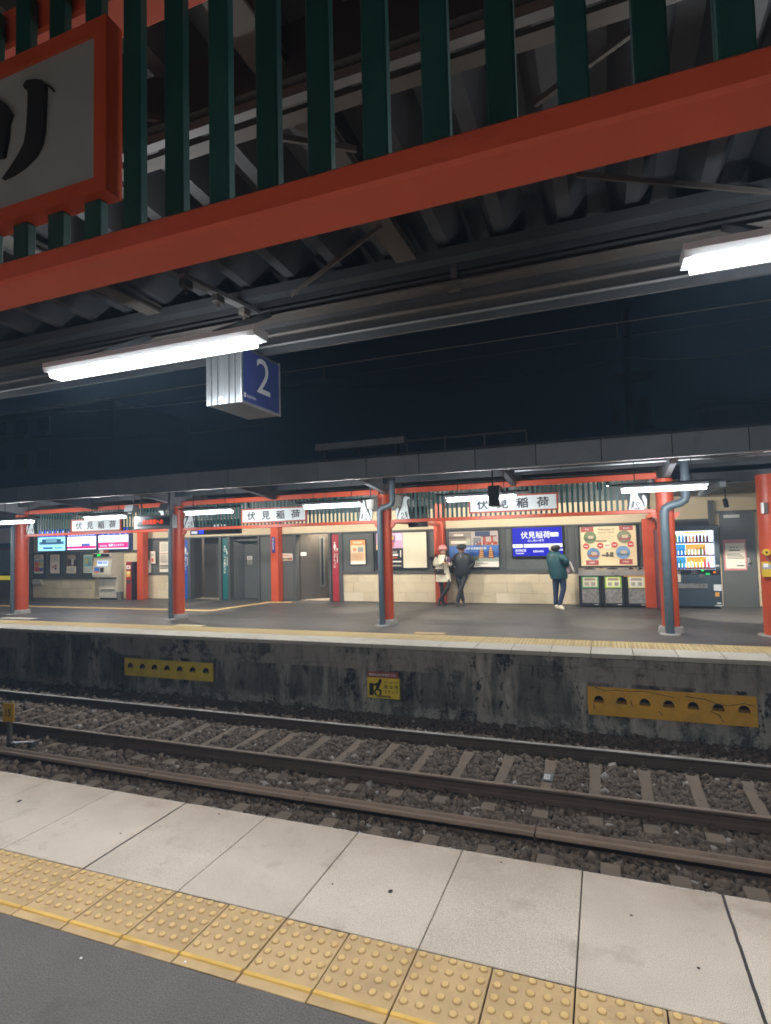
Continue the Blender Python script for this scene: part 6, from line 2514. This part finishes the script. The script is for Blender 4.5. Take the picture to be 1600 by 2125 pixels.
p = Jm['chest'] + Vector((.0, -.155, -.02))
b.tube([p + Vector((0, 0, .14)), p, p + Vector((0, .0, -.25))], .006, ALU, 6)
b.build('zip', man)

# ---- woman in a cream coat, pink hat
yw = 15.18
Jw = figure({'head': (919.5, 1142, -.03), 'neck': (917.5, 1152, .03), 'chest': (917.5, 1164, .06), 'hip': (919, 1191, .10), 'shoulder_a': (907.5, 1156, .05), 'shoulder_b': (928, 1156, .08), 'elbow_a': (902.5, 1173, .0), 'elbow_b': (934, 1173, .02), 'hand_a': (921, 1168.5, -.20), 'hand_b': (928, 1169, -.20),
             'hipj_a': (914, 1192, .10), 'hipj_b': (924, 1192, .08), 'knee_a': (917, 1220, .06), 'knee_b': (932, 1216, .0), 'ankle_a': (918.5, 1243, .10), 'ankle_b': (910.5, 1241, -.02), 'foot_a': (924, 1248, -.04), 'foot_b': (911, 1249, -.16)}, yw, 0)
for s in 'ab':
    Jw['foot_' + s].z = Z_FAR + .04
    Jw['ankle_' + s].z = Z_FAR + .12
LEGG = mat('black_leggings', (.012, .011, .012), .7, var=.2)
BOOT = mat('black_boots', (.022, .018, .018), .5, var=.2)
COAT = mat('cream_coat', (.66, .60, .46), .65, var=.12, vscale=7, bump=.35, bscale=14)
woman, _ = person('person', Jw, 'person in a pink knit hat and long cream coat looking at a phone', .108, (.55, -.7, -.45), LEGG, BOOT, leg_r=(.075, .055, .045), arm_r=(.045, .040, .028), torso=.13, shoe_r=.048)
zc = lambda v, u=918: P(u, v, yw)[1]
cx = Jw['hip'].x
loft([((Jw['neck'].x, Jw['neck'].y, zc(1150)), .07, .07), ((Jw['neck'].x, Jw['neck'].y + .02, zc(1154)), .13, .10), ((Jw['chest'].x, Jw['chest'].y, zc(1160)), .175, .14), ((Jw['chest'].x, Jw['chest'].y, zc(1174)), .185, .155), ((cx - .01, Jw['hip'].y, zc(1184)), .185, .155), ((cx + .01, Jw['hip'].y, zc(1195)), .205, .17), ((cx + .015, Jw['hip'].y - .01, zc(1207)), .215, .18), ((cx + .015, Jw['hip'].y - .01, zc(1207.2)), .19, .16)], COAT, 'coat', woman)
nn, ee = [], []
for s in 'ab':
    k = len(nn)
    nn += [(Jw['shoulder_' + s], .080), (Jw['shoulder_' + s].lerp(Jw['elbow_' + s], .5), .078), (Jw['elbow_' + s], .068), (Jw['elbow_' + s].lerp(Jw['hand_' + s], .85), .050)]
    ee += [(k, k + 1), (k + 1, k + 2), (k + 2, k + 3)]
    if s == 'a':
        skin('sleeve', nn, ee, COAT, woman, 1, 1)
        nn, ee = [], []
skin('sleeve', nn, ee, COAT, woman, 1, 1)
b = MB()
h = Jw['head']
PINK = mat('pink_knit', (.56, .20, .20), .85, var=.15, vscale=30, bump=.5, bscale=90)
b.tube([h + Vector((-.01, 0, .0)), h + Vector((-.015, .01, .05)), h + Vector((-.02, .015, .10)), h + Vector((-.02, .015, .135)), h + Vector((-.02, .015, .15))], [.124, .128, .112, .07, .02], PINK, 18)
b.build('knit_hat', woman, smooth=True)
skin('hair', [(h + Vector((-.03, .05, .02)), .095), (h + Vector((-.04, .05, -.08)), .08), (Jw['neck'] + Vector((-.04, -.02, -.06)), .05)], [(0, 1), (1, 2)], HAIR, woman, 0, 1)
ph = thing('phone', tuple(Jw['hand_a'] + Vector((.06, -.06, .05))), 'dark phone held by the person in the cream coat', 'phone')
p = Jw['hand_a'] + Vector((.065, -.05, .03))
b = MB()
b.box(p.x - .02, p.x + .02, p.y - .035, p.y - .025, p.z - .02, p.z + .12, BLACK, bev=.004)
b.build('case', ph)
b = MB()
b.box(p.x - .017, p.x + .017, p.y - .0245, p.y - .0235, p.z - .01, p.z + .11, screen(190, 200, 220, .6))
b.build('screen', ph)
# her bags
bg = thing('shoulder_bag', tuple(V3(912, 1190, yw - .16)), 'black shoulder bag with a pale stud hanging in front of the cream coat', 'bag')
LEA = mat('black_leather', (.018, .014, .014), .4, var=.2)
r = wrect(903.5, 1181, 922, 1192, yw - .14)
b = MB()
b.box(r[0], r[1], yw - .20, yw - .09, r[2], r[3], LEA, bev=.03)
b.build('body', bg)
b = MB()
b.box(r[0] + .005, r[1] - .005, yw - .207, yw - .198, r[2] + .06, r[3] + .004, LEA, bev=.003)
b.lathe(((r[0] + r[1]) / 2 - .03, yw - .212, r[2] + .10), [(.012, 0), (.012, .02)], ALU, 8)
b.build('flap', bg)
b = MB()
b.tube([(r[1] - .02, yw - .15, r[3]), Jw['chest'] + Vector((.10, -.17, .0)), Jw['shoulder_b'] + Vector((-.02, -.04, .09))], .010, LEA, 6)
b.build('strap', bg)
bk = thing('backpack', tuple(V3(899, 1160, yw + .15)), 'small black backpack on the back of the person in the cream coat', 'bag')
skin('body', [(V3(899.5, 1157, yw + .16), .085), (V3(900, 1163, yw + .17), .095), (V3(902, 1180, yw + .17), .08)], [(0, 1), (1, 2)], LEA, bk, 1, 1)
b = MB()
b.tube([V3(900, 1153, yw + .1), V3(905, 1151, yw + .05), V3(909, 1158, yw - .04)], .014, LEA, 6)
b.build('strap', bk)
tb = thing('patterned_tote', tuple(V3(932, 1178, yw - .05)), 'dark purple patterned bag between the couple', 'bag')
skin('body', [(V3(931, 1155, yw - .02), .045), (V3(932.5, 1166, yw - .04), .075), (V3(931.5, 1175, yw - .04), .055)], [(0, 1), (1, 2)], mat('purple_print_cloth', (.06, .02, .06), .7, var=.5, vscale=20, grime=((.40, .25, .38), 26, .58, (1, 1, 1))), tb, 1, 1)
b = MB()
b.tube([V3(930, 1153, yw + .02), V3(928.5, 1150.5, yw), V3(929, 1156, yw - .06)], .012, LEA, 6)
b.build('strap', tb)

# ---- person in the teal coat, seen from behind the left shoulder
yt = 14.75
Jt = figure({'head': (1149.5, 1133.5, -.0), 'neck': (1149, 1145, .0), 'chest': (1152, 1160, .0), 'hip': (1160, 1196, .02), 'shoulder_a': (1142, 1151, .12), 'shoulder_b': (1160, 1151, -.10), 'elbow_a': (1146, 1172, .20), 'elbow_b': (1179, 1167, -.14), 'hand_a': (1160, 1180, .25), 'hand_b': (1170, 1176, .06),
             'hipj_a': (1155, 1197, .06), 'hipj_b': (1166, 1197, -.02), 'knee_a': (1153.5, 1224, .05), 'knee_b': (1169.5, 1222, -.04), 'ankle_a': (1153, 1248, .08), 'ankle_b': (1160.5, 1248, -.06), 'foot_a': (1160, 1255, .02), 'foot_b': (1168, 1257, -.14)}, yt, 0)
for s in 'ab':
    Jt['foot_' + s].z = Z_FAR + .04
    Jt['ankle_' + s].z = Z_FAR + .11
DENIM = mat('dark_blue_jeans', (.016, .030, .075), .75, var=.2, vscale=10)
WSHOE = mat('white_trainers', (.60, .54, .42), .5, var=.1)
TEAL = mat('teal_coat', (.004, .046, .056), .55, var=.18, vscale=6, bump=.3, bscale=12)
teal, _ = person('person', Jt, 'person in a teal coat and blue jeans standing before the blue display', .112, (-.75, .35, 0), DENIM, WSHOE, leg_r=(.088, .066, .050), torso=.14, shoe_r=.062)
zc2 = lambda v: P(1155, v, yt)[1]
loft([((Jt['neck'].x, yt, zc2(1144)), .085, .09), ((Jt['neck'].x + .01, yt, zc2(1147)), .15, .16), ((Jt['chest'].x - .015, yt, zc2(1153)), .195, .20), ((Jt['chest'].x, yt, zc2(1168)), .20, .20), ((Jt['chest'].x + .04, yt, zc2(1182)), .215, .21), ((Jt['hip'].x - .005, yt + .01, zc2(1195)), .215, .21), ((Jt['hip'].x + .0, yt + .01, zc2(1201)), .20, .20), ((Jt['hip'].x + .0, yt + .01, zc2(1201.3)), .17, .17)], TEAL, 'coat', teal)
for s in 'ab':
    skin('sleeve', [(Jt['shoulder_' + s].lerp(Jt['chest'], .35) + Vector((0, 0, .03)), .10), (Jt['shoulder_' + s], .098), (Jt['shoulder_' + s].lerp(Jt['elbow_' + s], .5), .090), (Jt['elbow_' + s], .080), (Jt['elbow_' + s].lerp(Jt['hand_' + s], .8), .062)], [(0, 1), (1, 2), (2, 3), (3, 4)], TEAL, teal, 1, 1)
h = Jt['head']
skin('hair', [(h + Vector((.02, -.02, .035)), (.145, .145)), (h + Vector((.04, -.035, -.06)), .125), (h + Vector((.04, -.03, -.13)), .09)], [(0, 1), (1, 2)], HAIR, teal, 0, 1)
b = MB()
f = Vector((-.75, .35, 0)).normalized()
c = h + f * .07 - Vector((0, 0, .05))
b.tube([c - f * .03, c + f * .03, c + f * .05], [.085, .072, .03], mat('white_mask', (.70, .66, .56), .7, var=.05), 14)
b.build('face_mask', teal, smooth=True)
bg = thing('fabric_bag', tuple(V3(1178, 1195, yt - .05)), 'pale pink fabric bag with white strap carried by the person in teal', 'bag')
skin('body', [(V3(1178, 1176, yt + .05), .055), (V3(1179, 1184, yt + .05), .075), (V3(1179, 1191, yt + .05), .055)], [(0, 1), (1, 2)], mat('mauve_cloth', (.26, .18, .20), .7, var=.2), bg, 1, 1)
b = MB()
b.tube([V3(1171, 1154, yt + .08), V3(1176, 1160, yt - .03), V3(1183, 1168, yt - .06), V3(1188, 1180, yt - .02), V3(1191.5, 1187, yt)], [.02, .024, .026, .028, .018], mat('white_cloth', (.62, .58, .54), .6, var=.1), 8)
b.build('strap', bg)

# ================================================================== beyond the far canopy
rd = thing('rooftop_duct', (-4, 10.6, 3.2), 'long pale grey duct lying on the far canopy roof', 'duct')
b = MB()
x0, z0 = P(653, 932, 10.7)
x1, z1 = P(838, 905, 10.7)
zd = P(653, 936, 10.7)[1]
b.box(x0, x1, 10.7, 10.95, zd, zd + .14, mat('duct_grey', (.42, .43, .43), .5, var=.2), bev=.01)
b.build('casing', rd)
for xx in (x0 + .2, (x0 + x1) / 2, x1 - .2):
    b = MB()
    b.box(xx - .03, xx + .03, 10.75, 10.9, 3.161, zd, STEEL)
    b.build('foot', rd)
rl = thing('rooftop_rail', (-2, 10.6, 3.2), 'thin dark rail standing on the far canopy roof', 'railing')
b = MB()
x0, x1 = P(845, 910, 10.7)[0], P(1092, 900, 10.7)[0]
zr_ = P(960, 905, 10.7)[1]
b.bar((x0, 10.7, zr_), (x1, 10.7, zr_), .035, .035, GALV)
b.build('top_bar', rl)
for k in range(4):
    xx = x0 + (x1 - x0) * k / 3
    b = MB()
    b.bar((xx, 10.7, 3.161), (xx, 10.7, zr_ - .018), .03, .03, GALV)
    b.build('upright', rl)
NB = mat('night_building', (.10, .095, .10), .8, var=.2)
NB2 = mat('night_building_grey', (.10, .105, .115), .7, var=.15)
t = thing('apartment_block', (-24, 30, 0), 'dim apartment block in the dark behind the left of the far canopy', 'building')
b = MB()
x0, x1 = P(-80, 950, 30)[0], P(235, 950, 30)[0]
zt_ = P(100, 850, 30)[1]
b.box(x0, x1, 30, 38, -1.9, zt_, NB)
b.build('wall', t)
for r_ in range(2):
    for k in range(4):
        xx = x0 + 1.5 + k * 2.3
        zz_ = zt_ - 1.6 - r_ * 2.6
        b = MB()
        b.box(xx, xx + 1.3, 29.95, 29.995, zz_, zz_ + 1.1, BLACK)
        wd = b.build('window', t)
        b = MB()
        b.box(xx - .15, xx + 1.45, 29.6, 29.99, zz_ - .35, zz_ - .2, NB2)
        b.build('balcony_ledge', t)
b = MB()
b.qy(x0 + 3.95, x0 + 4.3, zt_ - 1.2, zt_ - 1.0, 29.93, screen(120, 95, 70, .5))
b.build('lit_window', t)
t = thing('utility_pole', (2.6, 24, 0), 'dim utility pole with transformers in the dark above the far canopy', 'pole')
xq = P(1305, 800, 24)[0]
t.location = (xq, 24, -1.9)
b = MB()
b.tube([(xq, 24, -1.9), (xq, 24, P(1305, 640, 24)[1])], [.17, .13], NB2, 12)
b.build('shaft', t)
for (u0, v0, u1, v1) in ((1265, 838, 1290, 878), (1322, 828, 1357, 885)):
    r = wrect(u0, v0, u1, v1, 23.8)
    b = MB()
    b.lathe(((r[0] + r[1]) / 2, 23.8, r[2]), [((r[1] - r[0]) / 2, 0), ((r[1] - r[0]) / 2, (r[3] - r[2]) * .9), ((r[1] - r[0]) * .3, r[3] - r[2])], NB2, 14)
    b.build('transformer', t)
b = MB()
r = wrect(1270, 780, 1350, 788, 24)
b.box(r[0], r[1], 23.9, 24.0, r[2], r[3], NB2)
b.build('crossarm', t)
t = thing('neighbouring_roof', (6, 22, 3), 'pale grey roof unit dimly seen at the right above the far canopy', 'building')
r = wrect(1465, 812, 1640, 900, 22)
b = MB()
b.raw([(r[0], 22, -1.9), (r[1] + 6, 22, -1.9), (r[1] + 6, 30, -1.9), (r[0], 30, -1.9), (r[0], 22, r[3] - .5), (r[1] + 6, 22, r[3] - .5), (r[1] + 6, 30, r[3] - .5), (r[0], 30, r[3] - .5)], [(0, 1, 5, 4), (1, 2, 6, 5), (2, 3, 7, 6), (3, 0, 4, 7)], NB)
b.build('wall', t)
b = MB()
b.raw([(r[0] - .3, 21.7, r[3] - .75), (r[1] + 6, 21.7, r[3] - .75), (r[1] + 6, 25, r[3] + .15), (r[0] + .15, 25, r[3] + .15), (r[0] - .3, 21.7, r[3] - .62), (r[1] + 6, 21.7, r[3] - .62), (r[1] + 6, 25, r[3] + .28), (r[0] + .15, 25, r[3] + .28)], [(0, 3, 2, 1), (4, 5, 6, 7), (0, 1, 5, 4), (1, 2, 6, 5), (2, 3, 7, 6), (3, 0, 4, 7)], NB2)
b.build('roof', t)

# ================================================================== thin haze added to imitate lens glow round the lamps
hz = bpy.data.materials.new('lens_glow_haze')
hz.use_nodes = True
hn = hz.node_tree
hn.nodes.remove(hn.nodes['Principled BSDF'])
pv = hn.nodes.new('ShaderNodeVolumePrincipled')
pv.inputs['Color'].default_value = (.45, .70, 1.0, 1)
pv.inputs['Density'].default_value = 0.0038
pv.inputs['Anisotropy'].default_value = 0.25
hn.links.new(pv.outputs['Volume'], hn.nodes['Material Output'].inputs['Volume'])
b = MB()
b.box(-84, 84, -44, 94, -2.9, 14, hz)
tag(b.build('haze'), 'thin haze added around the station to imitate lens glow of the lamps', 'haze', kind='stuff')

sw = thing('service_cable', (-6, 20, 6), 'faint thin cables slung across the dark sky behind the canopy', 'cable')
for (u0, v0, u1, v1, y_) in ((0, 855, 640, 800, 20), (640, 800, 1305, 742, 20), (1305, 742, 1700, 690, 22), (0, 905, 560, 880, 21)):
    b = MB()
    p0, p1 = V3(u0, v0, y_), V3(u1, v1, y_)
    pts = [p0.lerp(p1, k / 8) - Vector((0, 0, .35 * (1 - (2 * k / 8 - 1) ** 2))) for k in range(9)]
    b.tube(pts, .018, GALV, 5)
    b.build('cable', sw)
